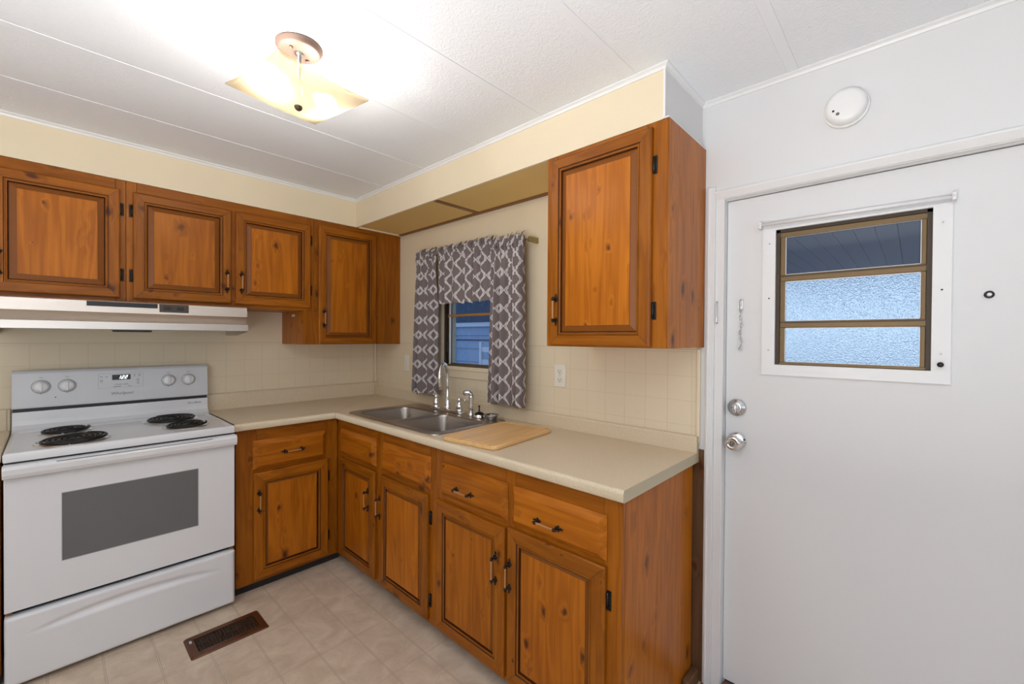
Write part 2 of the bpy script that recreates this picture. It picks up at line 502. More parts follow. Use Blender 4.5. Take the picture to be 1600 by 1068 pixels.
TRELLIS = trellis()
BAMBOO = wood('bamboo_board', 'X', light_c=(0.72, 0.47, 0.22), dark_c=(0.55, 0.31, 0.11), rough=0.45, knots=False)
TANBOARD = simple('tan_stippled_board', (0.72, 0.50, 0.18), 0.7, bump=(90, 0.5, 0.003))
BROWNTRIM = simple('brown_wood_trim', (0.20, 0.085, 0.02), 0.45)
WOODPANEL = wood('brown_wood_panelling', 'Z', light_c=(0.17, 0.085, 0.04), dark_c=(0.075, 0.035, 0.016), rough=0.5, knots=True)
PLANK = wood('brown_floor_plank', 'Y', light_c=(0.22, 0.10, 0.055), dark_c=(0.10, 0.045, 0.025), rough=0.45, knots=False)
PORCHWHITE = simple('porch_white_board', (0.66, 0.70, 0.74), 0.6)
PORCHGREY = simple('porch_blue_grey_siding', (0.34, 0.42, 0.52), 0.7)
PORCHDARK = simple('porch_dark_eave', (0.05, 0.08, 0.115), 0.7)
YARD = simple('pale_concrete_yard', (0.42, 0.43, 0.42), 0.9, bump=(8, 0.3, 0.01))


# ------------------------------------------------------------------ mesh helpers
class MB:
    def __init__(self):
        self.bm = bmesh.new()
        self.mats = []

    def mi(self, m):
        if m not in self.mats:
            self.mats.append(m)
        return self.mats.index(m)

    def face(self, pts, m, smooth=False):
        vs = [self.bm.verts.new(p) for p in pts]
        f = self.bm.faces.new(vs)
        f.material_index = self.mi(m); f.smooth = smooth
        return f

    def box(self, x0, x1, y0, y1, z0, z1, m, bev=0.0, seg=2):
        if x1 < x0: x0, x1 = x1, x0
        if y1 < y0: y0, y1 = y1, y0
        if z1 < z0: z0, z1 = z1, z0
        v = [self.bm.verts.new((x, y, z)) for x in (x0, x1) for y in (y0, y1) for z in (z0, z1)]
        fs = []
        for idx in ((0, 1, 3, 2), (4, 6, 7, 5), (0, 4, 5, 1), (2, 3, 7, 6), (0, 2, 6, 4), (1, 5, 7, 3)):
            f = self.bm.faces.new([v[i] for i in idx])
            f.material_index = self.mi(m); fs.append(f)
        if bev > 0:
            es = list({e for f in fs for e in f.edges})
            r = bmesh.ops.bevel(self.bm, geom=es, offset=bev, segments=seg, affect='EDGES', profile=0.7)
            for f in r['faces']:
                f.material_index = self.mi(m); f.smooth = True
        return self

    def loops(self, loops, m, closed=True, cap0=False, cap1=False, smooth=True, mats=None):
        """skin consecutive vertex loops"""
        rows = [[self.bm.verts.new(p) for p in lp] for lp in loops]
        n = len(rows[0])
        for k in range(len(rows) - 1):
            mm = mats[k] if mats else m
            for i in range(n if closed else n - 1):
                j = (i + 1) % n
                f = self.bm.faces.new((rows[k][i], rows[k][j], rows[k + 1][j], rows[k + 1][i]))
                f.material_index = self.mi(mm); f.smooth = smooth
        if cap0:
            f = self.bm.faces.new(list(reversed(rows[0]))); f.material_index = self.mi(mats[0] if mats else m)
        if cap1:
            f = self.bm.faces.new(rows[-1]); f.material_index = self.mi(mats[-1] if mats else m)
        return self

    def lathe(self, prof, c, ax, m, seg=24, cap0=True, cap1=True, mats=None):
        """prof: (radius, distance along ax); ax: direction"""
        ax = Vector(ax).normalized()
        t = Vector((1, 0, 0)) if abs(ax.x) < 0.9 else Vector((0, 1, 0))
        u = ax.cross(t).normalized(); v = ax.cross(u)
        c = Vector(c)
        lps = []
        for r, d in prof:
            r = max(r, 1e-5)
            lps.append([c + ax * d + (u * math.cos(2 * PI * i / seg) + v * math.sin(2 * PI * i / seg)) * r for i in range(seg)])
        return self.loops(lps, m, True, cap0, cap1, True, mats)

    def tube(self, path, r, m, seg=10, caps=True):
        pts = [Vector(p) for p in path]
        rs = r if isinstance(r, (list, tuple)) else [r] * len(pts)
        lps = []
        ref = None
        for i, p in enumerate(pts):
            d = (pts[min(i + 1, len(pts) - 1)] - pts[max(i - 1, 0)]).normalized()
            if ref is None:
                ref = Vector((0, 0, 1)) if abs(d.z) < 0.9 else Vector((1, 0, 0))
            u = d.cross(ref).normalized(); v = u.cross(d); ref = v
            lps.append([p + (u * math.cos(2 * PI * k / seg) + v * math.sin(2 * PI * k / seg)) * rs[i] for k in range(seg)])
        return self.loops(lps, m, True, caps, caps)

    def prism(self, poly, a, b, axis, m, smooth=False):
        """extrude a 2D polygon along an axis from a to b; poly is in the two other axes in order"""
        def p3(q, t):
            if axis == 'x': return (t, q[0], q[1])
            if axis == 'y': return (q[0], t, q[1])
            return (q[0], q[1], t)
        return self.loops([[p3(q, a) for q in poly], [p3(q, b) for q in poly]], m, True, True, True, smooth)

    def sphere(self, c, r, m, sx=1, sy=1, sz=1, seg=14):
        rings = seg // 2
        lps = []
        for k in range(rings + 1):
            th = PI * k / rings
            rr = max(math.sin(th), 1e-4) * r
            lps.append([(c[0] + rr * math.cos(2 * PI * i / seg) * sx, c[1] + rr * math.sin(2 * PI * i / seg) * sy, c[2] - math.cos(th) * r * sz) for i in range(seg)])
        return self.loops(lps, m, True, True, True)

    def plate(self, outer, holes, z, m):
        """flat polygon with holes, facing up"""
        es = []
        for lp in [outer] + holes:
            vs = [self.bm.verts.new((p[0], p[1], z)) for p in lp]
            for i in range(len(vs)):
                es.append(self.bm.edges.new((vs[i], vs[(i + 1) % len(vs)])))
        r = bmesh.ops.triangle_fill(self.bm, use_beauty=True, use_dissolve=False, edges=es)
        for f in r['geom']:
            if isinstance(f, bmesh.types.BMFace):
                f.material_index = self.mi(m)
                f.normal_update()
                if f.normal.z < 0:
                    f.normal_flip()
        return self

    def build(self, name, parent=None, fix=True, weld=False, loc=None):
        bm = self.bm
        if weld:
            bmesh.ops.remove_doubles(bm, verts=bm.verts, dist=1e-5)
        if fix:
            bmesh.ops.recalc_face_normals(bm, faces=bm.faces)
        base = Vector((0, 0, 0))
        if parent is not None:
            base = Vector(parent['_base'])
        elif loc is not None:
            base = Vector(loc)
        bmesh.ops.translate(bm, verts=bm.verts, vec=-base)
        me = bpy.data.meshes.new(name)
        bm.to_mesh(me); bm.free()
        for m in self.mats:
            me.materials.append(m)
        o = bpy.data.objects.new(name, me)
        COL.objects.link(o)
        o['_base'] = tuple(base)
        if parent is not None:
            o.parent = parent
        else:
            o.location = base
        return o


def thing(name, label, cat, loc, group=None):
    o = bpy.data.objects.new(name, None)
    COL.objects.link(o)
    o.empty_display_size = 0.05
    o.location = loc
    o['_base'] = tuple(loc)
    return tag(o, label, cat, group)


def tag(o, label, cat, group=None):
    o['label'] = label; o['category'] = cat
    if group:
        o['group'] = group
    return o


def struct(o, label=None):
    o['kind'] = 'structure'
    if label:
        o['label'] = label
    return o


def rrect(x0, x1, y0, y1, r, n=6):
    pts = []
    for cx, cy, a0 in ((x1 - r, y1 - r, 0), (x0 + r, y1 - r, PI / 2), (x0 + r, y0 + r, PI), (x1 - r, y0 + r, 3 * PI / 2)):
        for k in range(n + 1):
            a = a0 + PI / 2 * k / n
            pts.append((cx + r * math.cos(a), cy + r * math.sin(a)))
    return pts


def text_mesh(txt, size, matrix, m, name, parent, extrude=0.0004, shear=0.0):
    cu = bpy.data.curves.new(name, 'FONT')
    cu.body = txt; cu.size = size; cu.extrude = extrude; cu.shear = shear
    cu.align_x = 'CENTER'; cu.align_y = 'CENTER'
    tmp = bpy.data.objects.new(name + '_tmp', cu)
    COL.objects.link(tmp)
    bpy.context.view_layer.update()
    me = bpy.data.meshes.new_from_object(tmp.evaluated_get(bpy.context.evaluated_depsgraph_get()))
    bpy.data.objects.remove(tmp); bpy.data.curves.remove(cu)
    me.transform(Matrix.Translation(-Vector(parent['_base'])) @ matrix)
    me.materials.clear(); me.materials.append(m)
    me.name = name
    o = bpy.data.objects.new(name, me)
    COL.objects.link(o)
    o.parent = parent; o['_base'] = parent['_base']
    return o


def facing_y(x, y, z):
    """text reading along +x, facing -y"""
    return Matrix.Translation((x, y, z)) @ Matrix.Rotation(PI / 2, 4, 'X')


# A face frame of reference: 'A' faces -y (stove wall), 'B' faces -x (sink wall).
# (s, h, z): s along the wall, h out of the wall toward the room, z up.
def fr(side, plane):
    if side == 'A':
        return lambda s, h, z: (s, plane - h, z)
    return lambda s, h, z: (plane - h, s, z)


# ------------------------------------------------------------------ setting
H = 2.301           # ceiling
SB = 2.117          # soffit underside
DEP = 0.352         # upper cabinets / soffit depth
XL, YF = -3.40, -6.40

b = MB(); b.box(XL, 0.0, YF, 0, -0.06, 0.0, VINYL); struct(b.build('floor'))
b = MB()
b.box(-0.05, 0.12, -3.62, -2.545, -0.001, 0.006, PLANK)
b.box(-0.02, 0.035, -3.52, -2.612, 0.006, 0.022, PLANK, 0.004)
struct(b.build('trim_1'), 'brown wooden threshold under the white door')

b = MB()
b.box(XL, 0.12, YF, 0.12, H, H + 0.05, CEIL)
struct(b.build('ceiling'))
k = 2
for yc in (-0.725, -1.145, -1.565, -1.985, -2.410, -2.832, -3.262, -3.69, -4.11, -4.53, -4.95, -5.37, -5.79):
    b = MB()
    x1 = -DEP if yc > -2.5 else -0.003
    b.box(XL + 0.003, x1, yc - 0.0165, yc + 0.0165, H - 0.0014, H + 0.004, BATTEN, 0.0008, 1)
    struct(b.build('trim_%d' % k), 'white batten covering a ceiling board joint'); k += 1

# back wall (stove wall)
b = MB(); b.box(XL, 0.12, 0.0, 0.12, -0.06, H + 0.05, CREAMX); struct(b.build('wall_back'))
b = MB(); b.box(XL - 0.12, XL, YF, 0.12, -0.06, 0.8, WHITE); b.box(XL - 0.12, XL, YF, 0.12, 2.1, H + 0.05, WHITE)
b.box(XL - 0.12, XL, YF, -5.2, 0.8, 2.1, WHITE); b.box(XL - 0.12, XL, -3.6, 0.12, 0.8, 2.1, WHITE)
struct(b.build('wall_left'))
b = MB(); b.box(XL - 0.12, 0.12, YF - 0.12, YF, -0.06, 0.8, WHITE); b.box(XL - 0.12, 0.12, YF - 0.12, YF, 2.1, H + 0.05, WHITE)
b.box(XL - 0.12, -2.75, YF - 0.12, YF, 0.8, 2.1, WHITE); b.box(-0.75, 0.12, YF - 0.12, YF, 0.8, 2.1, WHITE)
struct(b.build('wall_front'))
for n_, (ax, c0, c1) in enumerate((('y', -2.75, -0.75), ('x', -5.2, -3.6))):
    b = MB()
    for q in (c0 + 0.02, (c0 + c1) / 2, c1 - 0.02):
        if ax == 'y': b.box(q - 0.02, q + 0.02, YF - 0.05, YF - 0.02, 0.8, 2.1, WHITEGLOSS)
        else: b.box(XL - 0.05, XL - 0.02, q - 0.02, q + 0.02, 0.8, 2.1, WHITEGLOSS)
    for z in (0.82, 1.45, 2.08):
        if ax == 'y': b.box(c0, c1, YF - 0.05, YF - 0.02, z - 0.02, z + 0.02, WHITEGLOSS)
        else: b.box(XL - 0.05, XL - 0.02, c0, c1, z - 0.02, z + 0.02, WHITEGLOSS)
    struct(b.build('window_%d' % (n_ + 2)))

# right wall with window and door openings
WY0, WY1, WZ0, WZ1 = -1.47, -0.84, 1.175, 1.86       # kitchen window hole
DY0, DY1, DZ = -3.50, -2.609, 1.908                 # door hole
b = MB()
for (y0, y1, z0, z1) in ((WY1, 0.12, -0.06, H + 0.05), (DY1, WY0, -0.06, H + 0.05), (WY0, WY1, -0.06, WZ0), (WY0, WY1, WZ1, H + 0.05),
                         (DY0, DY1, DZ, H + 0.05), (YF - 0.12, DY0, -0.06, H + 0.05)):
    b.box(0.0, 0.12, y0, y1, z0, z1, WHITE)
struct(b.build('wall_right'))
b = MB()
PY = -2.515
for (y0, y1, z0, z1) in ((WY1, -0.0, 0.8, SB), (PY, WY0, 0.8, SB), (WY0, WY1, 0.8, WZ0), (WY0, WY1, WZ1, SB)):
    b.box(-0.004, 0.0, y0, y1, z0, z1, CREAMY)
struct(b.build('wall_right_panelling'), 'cream tile-scored panelling over the sink counter')
b = MB(); b.box(-0.011, 0.0, PY - 0.012, PY + 0.002, 0.955, 1.33, CREAM, 0.003)
struct(b.build('trim_20'), 'cream edge strip ending the panelling beside the door')
b = MB(); b.box(-0.02, -0.004, -0.016, -0.001, 1.015, 1.318, CREAM, 0.005)
struct(b.build('trim_21'), 'cream strip in the corner above the counter')
b = MB(); b.box(-0.006, 0.0, -2.545, -2.500, 0.0, 0.928, WOODPANEL)
struct(b.build('trim_22'), 'brown wood-grain panelling strip between cabinet end and door casing')
b = MB(); b.box(-0.115, -0.012, -2.535, -2.5075, 0.0, 0.055, WOODPANEL, 0.004)
struct(b.build('baseboard_right'), 'short brown baseboard at the foot of the cabinet end')

# soffits
SE = -2.521
b = MB()
b.box(XL, -DEP, -0.356, 0.0, SB, H, CREAM)
struct(b.build('wall_soffit_back'), 'cream soffit above the stove-wall cabinets')
b = MB()
b.box(-DEP, -DEP + 0.012, SE, -0.356, SB, H, CREAM)                 # front board
b.box(-DEP + 0.012, 0.0, SE + 0.012, -0.0, SB + 0.015, H, CREAM)
b.box(-DEP + 0.0002, 0.0, SE - 0.001, SE + 0.012, SB, H, WHITE)         # white end return
struct(b.build('wall_soffit_right'), 'cream soffit above the sink with a white end')
b = MB()
b.box(-DEP + 0.013, -0.022, -2.015, -0.372, SB + 0.004, SB + 0.0145, TANBOARD)
b.box(-DEP + 0.013, -0.030, -1.238, -1.206, SB - 0.001, SB + 0.006, BROWNTRIM, 0.001, 1)
b.box(-0.030, -0.004, -2.015, -0.372, SB - 0.004, SB + 0.0145, BROWNTRIM, 0.002, 1)
struct(b.build('ceiling_recess_panel'), 'tan board with brown battens under the sink soffit')
b = MB(); b.box(-DEP + 0.014, -0.006, -0.371, -0.3535, SB - 0.0045, SB + 0.012, CREAM, 0.003)
struct(b.build('trim_23'), 'pale filler strip on top of the corner cabinet')


def cove(path, name, label, size=0.017):
    """small white cove moulding following a corner path just under the ceiling; path of (x,y), room on its left"""
    prof = [(0, 0), (size, 0), (size, -size * 0.25), (size * 0.45, -size * 0.55), (size * 0.25, -size), (0, -size)]
    bb = MB()
    n = len(path)
    rows = []
    for i, p in enumerate(path):
        p = Vector(p)
        dirs = []
        if i > 0: dirs.append((p - Vector(path[i - 1])).normalized())
        if i < n - 1: dirs.append((Vector(path[i + 1]) - p).normalized())
        nl = [Vector((-d.y, d.x)) for d in dirs]
        if len(nl) == 2:
            mvec = (nl[0] + nl[1]); mvec = mvec / (mvec.dot(nl[0]))
        else:
            mvec = nl[0]
        rows.append([(p.x + mvec.x * a, p.y + mvec.y * a, H + c) for a, c in prof])
    bb.loops(rows, WHITEGLOSS, True, True, True, False)
    struct(bb.build(name), label)


cove([(0.0, YF + 0.02), (0.0, SE), (-DEP, SE), (-DEP, -0.356), (XL, -0.356)], 'trim_24', 'white cove moulding under the ceiling')
b = MB(); b.box(-DEP - 0.0025, -DEP + 0.004, SE - 0.003, SE + 0.004, SB, H - 0.017, WHITEGLOSS)
struct(b.build('trim_25'), 'white bead on the outer soffit corner')
b = MB(); b.box(-DEP - 0.004, 0.0, SE - 0.018, SE - 0.0005, SB - 0.0005, SB + 0.004, WHITEGLOSS)
struct(b.build('trim_26'), 'white caulk line over the wall cabinet beside the door')

# door casing and jamb
b = MB()
b.box(-0.013, 0.0, -2.578, -2.546, 0.0, 1.962, WHITEGLOSS, 0.003)
b.box(-0.017, 0.0, -2.560, -2.551, 0.0, 1.960, WHITEGLOSS, 0.003)
b.box(-0.004, 0.028, -2.6085, -2.578, 0.012, 1.936, WHITEGLOSS, 0.002)
struct(b.build('trim_27'), 'white casing on the latch side of the door')
b = MB()
b.prism([(0.0, 1.938), (-0.020, 1.938), (-0.020, 1.932), (-0.006, 1.911), (0.028, 1.906), (0.028, 1.938)], DY0 - 0.05, -2.5785, 'y', WHITEGLOSS)
struct(b.build('trim_28'), 'white head casing over the door')
b = MB(); b.box(-0.013, 0.03, DY0 - 0.05, DY0 + 0.003, 0.0, 1.9, WHITEGLOSS, 0.003)
struct(b.build('trim_29'), 'white casing on the hinge side of the door')

# ------------------------------------------------------------------ the door
DX = 0.035
door = bpy.data.objects.new('door_1', None); COL.objects.link(door)
door.location = (DX, -2.61, 0.03); door['_base'] = (DX, -2.61, 0.03)
struct(door, 'white entry door with a three-pane window'); 
GY0, GY1, GZ0, GZ1 = -3.186, -2.776, 1.278, 1.768         # window hole in the slab
b = MB()
for (y0, y1, z0, z1) in ((GY1, -2.6105, 0.032, 1.904), (-3.495, GY0, 0.032, 1.904), (GY0, GY1, 0.032, GZ0), (GY0, GY1, GZ1, 1.904)):
    b.box(DX, DX + 0.042, y0, y1, z0, z1, WHITE)
b.build('slab', door)
# flat white surround
fp = MB()
FY0, FY1, FZ0, FZ1 = -3.228, -2.735, 1.240, 1.776
for (y0, y1, z0, z1) in ((GY1, FY1, FZ0, FZ1), (FY0, GY0, FZ0, FZ1), (GY0, GY1, FZ0, GZ0), (GY0, GY1, GZ1, FZ1)):
    fp.box(DX - 0.0085, DX, y0, y1, z0, z1, WHITEGLOSS)
sur = fp.build('window_surround', door)
for y_ in (-2.757, -3.207):
    for z_ in (1.72, 1.52, 1.33):
        s_ = MB()
        s_.lathe([(0.0026, 0), (0.0026, 0.0012), (0.001, 0.002)], (DX - 0.0085, y_, z_), (-1, 0, 0), DARKHOLE if abs(z_ - 1.52) < 0.01 else CHROMEDULL, 10)
        s_.build('screw', sur)
# bronze jalousie frame
jf = MB()
JX0, JX1 = DX + 0.004, DX + 0.030
jf.box(JX0, JX1, GY1 - 0.012, GY1, GZ0, GZ1, BRONZEDARK)
jf.box(JX0 + 0.006, JX1, GY1 - 0.028, GY1 - 0.012, GZ0, GZ1, BRONZE, 0.002)
jf.box(JX0, JX1, GY0, GY0 + 0.012, GZ0, GZ1, BRONZEDARK)
jf.box(JX0 + 0.006, JX1, GY0 + 0.012, GY0 + 0.024, GZ0, GZ1, BRONZE, 0.002)
jf.box(JX0, JX1, GY0, GY1, GZ1 - 0.010, GZ1, BRONZEDARK)
jf.box(JX0 + 0.004, JX1, GY0, GY1, GZ1 - 0.028, GZ1 - 0.010, BRONZE, 0.002)
jf.box(JX0 + 0.004, JX1, GY0, GY1, GZ0, GZ0 + 0.010, BRONZE, 0.002)
for z in (1.594, 1.426):
    jf.box(JX0 + 0.004, JX1, GY0 + 0.010, GY1 - 0.012, z - 0.014, z + 0.010, BRONZE, 0.003)
    jf.box(JX0 + 0.002, JX0 + 0.006, GY0 + 0.010, GY1 - 0.012, z + 0.003, z + 0.006, BRONZEDARK)
jf = jf.build('jalousie_frame', door)
jf['label'] = 'bronze aluminium frame'
for (z0, z1, gm) in ((1.604, 1.741, SCREENGLASS), (1.436, 1.579, PEBBLED), (1.288, 1.411, PEBBLED)):
    g = MB(); g.box(JX0 + 0.013, JX0 + 0.016, GY0 + 0.024, GY1 - 0.028, z0, z1, gm)
    g = g.build('pane', jf)
    g['label'] = 'clear top pane' if gm is SCREENGLASS else 'pebbled obscure glass pane'
    bd = MB()
    ya, yb = GY0 + 0.022, GY1 - 0.026
    for q in ((ya, yb, z0 - 0.002, z0 + 0.002), (ya, yb, z1 - 0.002, z1 + 0.002), (ya, ya + 0.004, z0, z1), (yb - 0.004, yb, z0, z1)):
        bd.box(JX0 + 0.008, JX0 + 0.0125, q[0], q[1], q[2], q[3], WHITEGLOSS)
    bd.build('glazing_bead', jf)
# crank knob at the surround's corner
b = MB(); b.lathe([(0.006, 0), (0.0075, 0.006), (0.0075, 0.013), (0.003, 0.016)], (DX - 0.0085, -3.206, 1.298), (-1, 0, 0), IRON, 14)
b.build('crank_stud', door)
# peephole
b = MB(); b.lathe([(0.0105, 0), (0.0105, 0.004), (0.007, 0.005)], (DX, -3.302, 1.500), (-1, 0, 0), BLACK, 20)
pe = b.build('peephole', door)
b = MB(); b.lathe([(0.0052, 0.0), (0.0045, 0.002), (0.0015, 0.003)], (DX - 0.005, -3.302, 1.500), (-1, 0, 0), PLASTIC, 16)  # white disc stands in for daylight coming through the peephole
b.build('lens', pe)
# deadbolt
b = MB(); b.lathe([(0.033, 0), (0.033, 0.006), (0.030, 0.010), (0.024, 0.012), (0.022, 0.015), (0.015, 0.017)], (DX, -2.651, 1.106), (-1, 0, 0), CHROMEDULL, 32)
db = b.build('deadbolt', door)
b = MB(); b.lathe([(0.006, 0), (0.006, 0.008)], (DX - 0.016, -2.651, 1.106), (-1, 0, 0), CHROME, 12)
b.box(DX - 0.034, DX - 0.022, -2.655, -2.646, 1.088, 1.118, CHROME, 0.003)
b.build('thumb_turn', db)
b = MB()
for dy in (-0.013, 0.013):
    b.lathe([(0.003, 0), (0.002, 0.002)], (DX - 0.015, -2.651 + dy, 1.106), (-1, 0, 0), DARKHOLE, 8)
b.build('screw', db)
# knob
b = MB(); b.lathe([(0.034, 0), (0.033, 0.006), (0.024, 0.011), (0.012, 0.013), (0.0115, 0.028), (0.018, 0.033), (0.026, 0.042), (0.028, 0.052), (0.025, 0.060), (0.019, 0.063), (0.016, 0.061), (0.011, 0.062)], (DX, -2.652, 0.977), (-1, 0, 0), CHROME, 32)
kb = b.build('door_knob', door)
b = MB(); b.box(DX - 0.066, DX - 0.061, -2.6535, -2.6505, 0.971, 0.983, CHROMEDULL, 0.001, 1)
b.lathe([(0.0095, 0), (0.009, 0.003)], (DX - 0.0605, -2.652, 0.977), (-1, 0, 0), GREYINK, 16)
b.build('lock_button', kb)
b = MB(); b.lathe([(0.0045, 0), (0.003, 0.002)], (DX - 0.0075, -2.679, 0.986), (-1, 0, 0), DARKHOLE, 10)
b.build('release_hole', kb)
# security chain
ch = MB(); ch.box(DX - 0.004, DX, -2.670, -2.654, 1.484, 1.522, CHROMEDULL, 0.004)
ch.box(DX - 0.010, DX - 0.004, -2.666, -2.658, 1.482, 1.500, CHROMEDULL, 0.002)
chn = ch.build('chain_plate', door)
lk = MB()
z = 1.489
for i in range(11):
    a = i % 2
    pts = []
    for q in range(13):
        t = 2 * PI * q / 12
        oy, oz = 0.0042 * math.cos(t), 0.0100 * math.sin(t)
        wv = 0.002 * math.sin(i * 1.3)
        pts.append((DX - 0.006 - (oy if a else 0) * 0.8, -2.662 + wv + (0 if a else oy), z - 0.0085 + oz))
    lk.tube(pts, 0.0012, CHROMEDULL, 6, False)
    z -= 0.0142
lk.build('chain_links', chn)
lk = MB(); lk.sphere((DX - 0.006, -2.660, z - 0.002), 0.0052, CHROMEDULL)
lk.build('chain_end', chn)
# keeper slot on the casing
b = MB()
b.tube([(-0.005, -2.588, 1.512), (-0.012, -2.5875, 1.514), (-0.013, -2.5875, 1.508), (-0.013, -2.5875, 1.436), (-0.012, -2.5875, 1.430), (-0.005, -2.588, 1.432)], 0.0024, CHROMEDULL, 8)
tag(b.build('chain_keeper', loc=(-0.005, -2.588, 1.43)), 'thin metal chain keeper on the white casing beside the door chain', 'door hardware')
# clear sash rod over the door window
rod = thing('sash_rod', 'white sash curtain rod across the top of the door window', 'curtain rod', (DX - 0.02, -2.98, 1.785))
b = MB(); b.tube([(DX - 0.022, -2.726, 1.790), (DX - 0.022, -3.232, 1.786)], 0.0065, WHITEGLOSS, 12); b.build('rod', rod)
for y_ in (-2.729, -3.229):
    b = MB(); b.box(DX - 0.032, DX, y_ - 0.005, y_ + 0.005, 1.776, 1.800, WHITEGLOSS, 0.003)
    b.lathe([(0.011, 0), (0.011, 0.004)], (DX - 0.022, y_ - 0.002, 1.788), (0, 1, 0), WHITEGLOSS, 14)
    b.build('bracket', rod)

# smoke detector
sd = thing('smoke_detector', 'round white smoke detector high on the wall above the door', 'smoke detector', (0.0, -2.979, 2.121))
b = MB(); b.lathe([(0.060, 0), (0.060, 0.012), (0.057, 0.014)], (0, -2.979, 2.121), (-1, 0, 0), PLASTIC, 48); b.build('mounting_base', sd)
b = MB(); b.lathe([(0.055, 0), (0.056, 0.006), (0.054, 0.022), (0.049, 0.029), (0.040, 0.032), (0.02, 0.033)], (-0.0135, -2.979, 2.121), (-1, 0, 0), PLASTIC, 48); cv = b.build('cover', sd)
b = MB(); b.lathe([(0.0034, 0), (0.0034, 0.0014)], (-0.0455, -2.949, 2.108), (-1, 0, 0), DARKHOLE, 10); b.build('indicator_hole', sd)
b = MB(); b.lathe([(0.0052, 0), (0.0045, 0.0016)], (-0.0455, -2.9605, 2.096), (-1, 0, 0), GREYINK, 12); b.build('test_button', sd)

# ------------------------------------------------------------------ kitchen window
win = bpy.data.objects.new('window_1', None); COL.objects.link(win)
win.location = (0.03, -1.155, WZ0); win['_base'] = (0.03, -1.155, WZ0)
struct(win, 'bronze sash window over the sink')
b = MB()       # painted liner of the opening
b.box(-0.004, 0.12, WY1 - 0.010, WY1, WZ0, WZ1, CREAM); b.box(-0.004, 0.12, WY0, WY0 + 0.010, WZ0, WZ1, CREAM)
b.box(-0.004, 0.12, WY0, WY1, WZ1 - 0.01, WZ1, CREAM); b.box(-0.006, 0.12, WY0, WY1, WZ0, WZ0 + 0.008, CREAM)
b.build('window_liner', win)
b = MB()       # casing under the sill
b.box(-0.013, -0.004, WY0 - 0.05, WY1 + 0.05, WZ0 - 0.062, WZ0 + 0.002, CREAM, 0.003)
b.box(-0.017, -0.004, WY0 - 0.05, WY1 + 0.05, WZ0 - 0.014, WZ0 + 0.003, CREAM, 0.003)
b.build('window_casing', win)
b = MB()
x0, x1 = 0.020, 0.075
b.box(x0, x1, WY1 - 0.026, WY1 - 0.010, WZ0 + 0.008, WZ1 - 0.01, BRONZEDARK)
b.box(x0, x1, WY0 + 0.010, WY0 + 0.026, WZ0 + 0.008, WZ1 - 0.01, BRONZEDARK)
b.box(x0, x1, WY0 + 0.01, WY1 - 0.01, WZ0 + 0.008, WZ0 + 0.018, BRONZE)
b.box(x0, x1, WY0 + 0.01, WY1 - 0.01, WZ1 - 0.03, WZ1 - 0.01, BRONZE)
fr_ = b.build('window_frame', win)
b = MB()
b.box(0.036, 0.056, WY0 + 0.026, WY1 - 0.026, 1.505, 1.522, RAIL, 0.004)
b.box(0.040, 0.056, WY0 + 0.026, WY1 - 0.026, WZ0 + 0.018, WZ0 + 0.026, BRONZE, 0.002)
b.box(0.036, 0.044, WY1 - 0.052, WY1 - 0.042, WZ0 + 0.018, WZ1 - 0.03, WHITEGLOSS)
b.box(0.044, 0.056, WY1 - 0.042, WY1 - 0.026, WZ0 + 0.018, WZ1 - 0.03, BRONZE)
b.box(0.040, 0.056, WY0 + 0.026, WY0 + 0.036, WZ0 + 0.018, WZ1 - 0.03, BRONZE)
b.build('sash', win)
for z0, z1 in ((WZ0 + 0.026, 1.505), (1.522, WZ1 - 0.03)):
    b = MB(); b.box(0.048, 0.051, WY0 + 0.036, WY1 - 0.052, z0, z1, CLEARGLASS); b.build('pane', win)
b = MB(); b.box(0.022, 0.036, WY1 - 0.040, WY1 - 0.030, 1.27, 1.34, BLACK, 0.002); b.build('sash_latch', win)

# outside: a shaded porch
b = MB(); b.box(0.14, 9.0, -12.0, 8.0, -0.5, -0.4, YARD); struct(b.build('ground_yard'))
b = MB()
yb_ = -7.9
while yb_ < -0.9:
    b.box(0.14, 6.4, yb_, yb_ + 0.129, 2.26, 2.29, PORCHWHITE); yb_ += 0.135
b.box(0.14, 6.4, -7.9, -0.8, 2.293, 2.33, PORCHGREY)
struct(b.build('ceiling_porch'), 'blue-grey porch ceiling boards outside the door')
b = MB()
for z_ in [-0.4 + 0.18 * i for i in range(15)]:
    b.prism([(2.2, z_), (2.188, z_ + 0.002), (2.2, z_ + 0.178)], -0.2, 1.66, 'y', PORCHGREY)
b.box(2.2, 2.26, -0.2, 4.6, -0.4, 2.26, PORCHGREY)
b.box(2.165, 2.2, 1.66, 1.72, -0.4, 1.55, PORCHWHITE); b.box(2.165, 2.2, -0.2, 1.72, 1.52, 1.58, PORCHWHITE)
b.box(2.155, 2.2, -0.2, 4.6, 1.58, 2.26, PORCHDARK); b.box(2.165, 2.2, 1.72, 4.6, -0.4, 1.58, PORCHDARK)
b.box(2.186, 2.2, -0.2, 1.66, 1.33, 1.345, PORCHDARK)
struct(b.build('wall_porch'), 'blue-grey porch wall seen through the sink window')
rl = thing('porch_chair', 'white slatted porch chair back outside the sink window', 'porch chair', (1.75, 0.45, -0.4))
b = MB(); b.box(1.72, 1.76, 0.62, 0.66, -0.4, 1.32, WHITEGLOSS, 0.005); b.build('post', rl)
b = MB(); b.box(1.72, 1.76, 0.30, 0.34, -0.4, 1.22, WHITEGLOSS, 0.005); b.build('post', rl)
for z_ in (0.55, 0.80, 1.05, 1.20):
    b = MB(); b.box(1.73, 1.75, 0.34, 0.62, z_, z_ + 0.06, WHITEGLOSS); b.build('slat', rl)

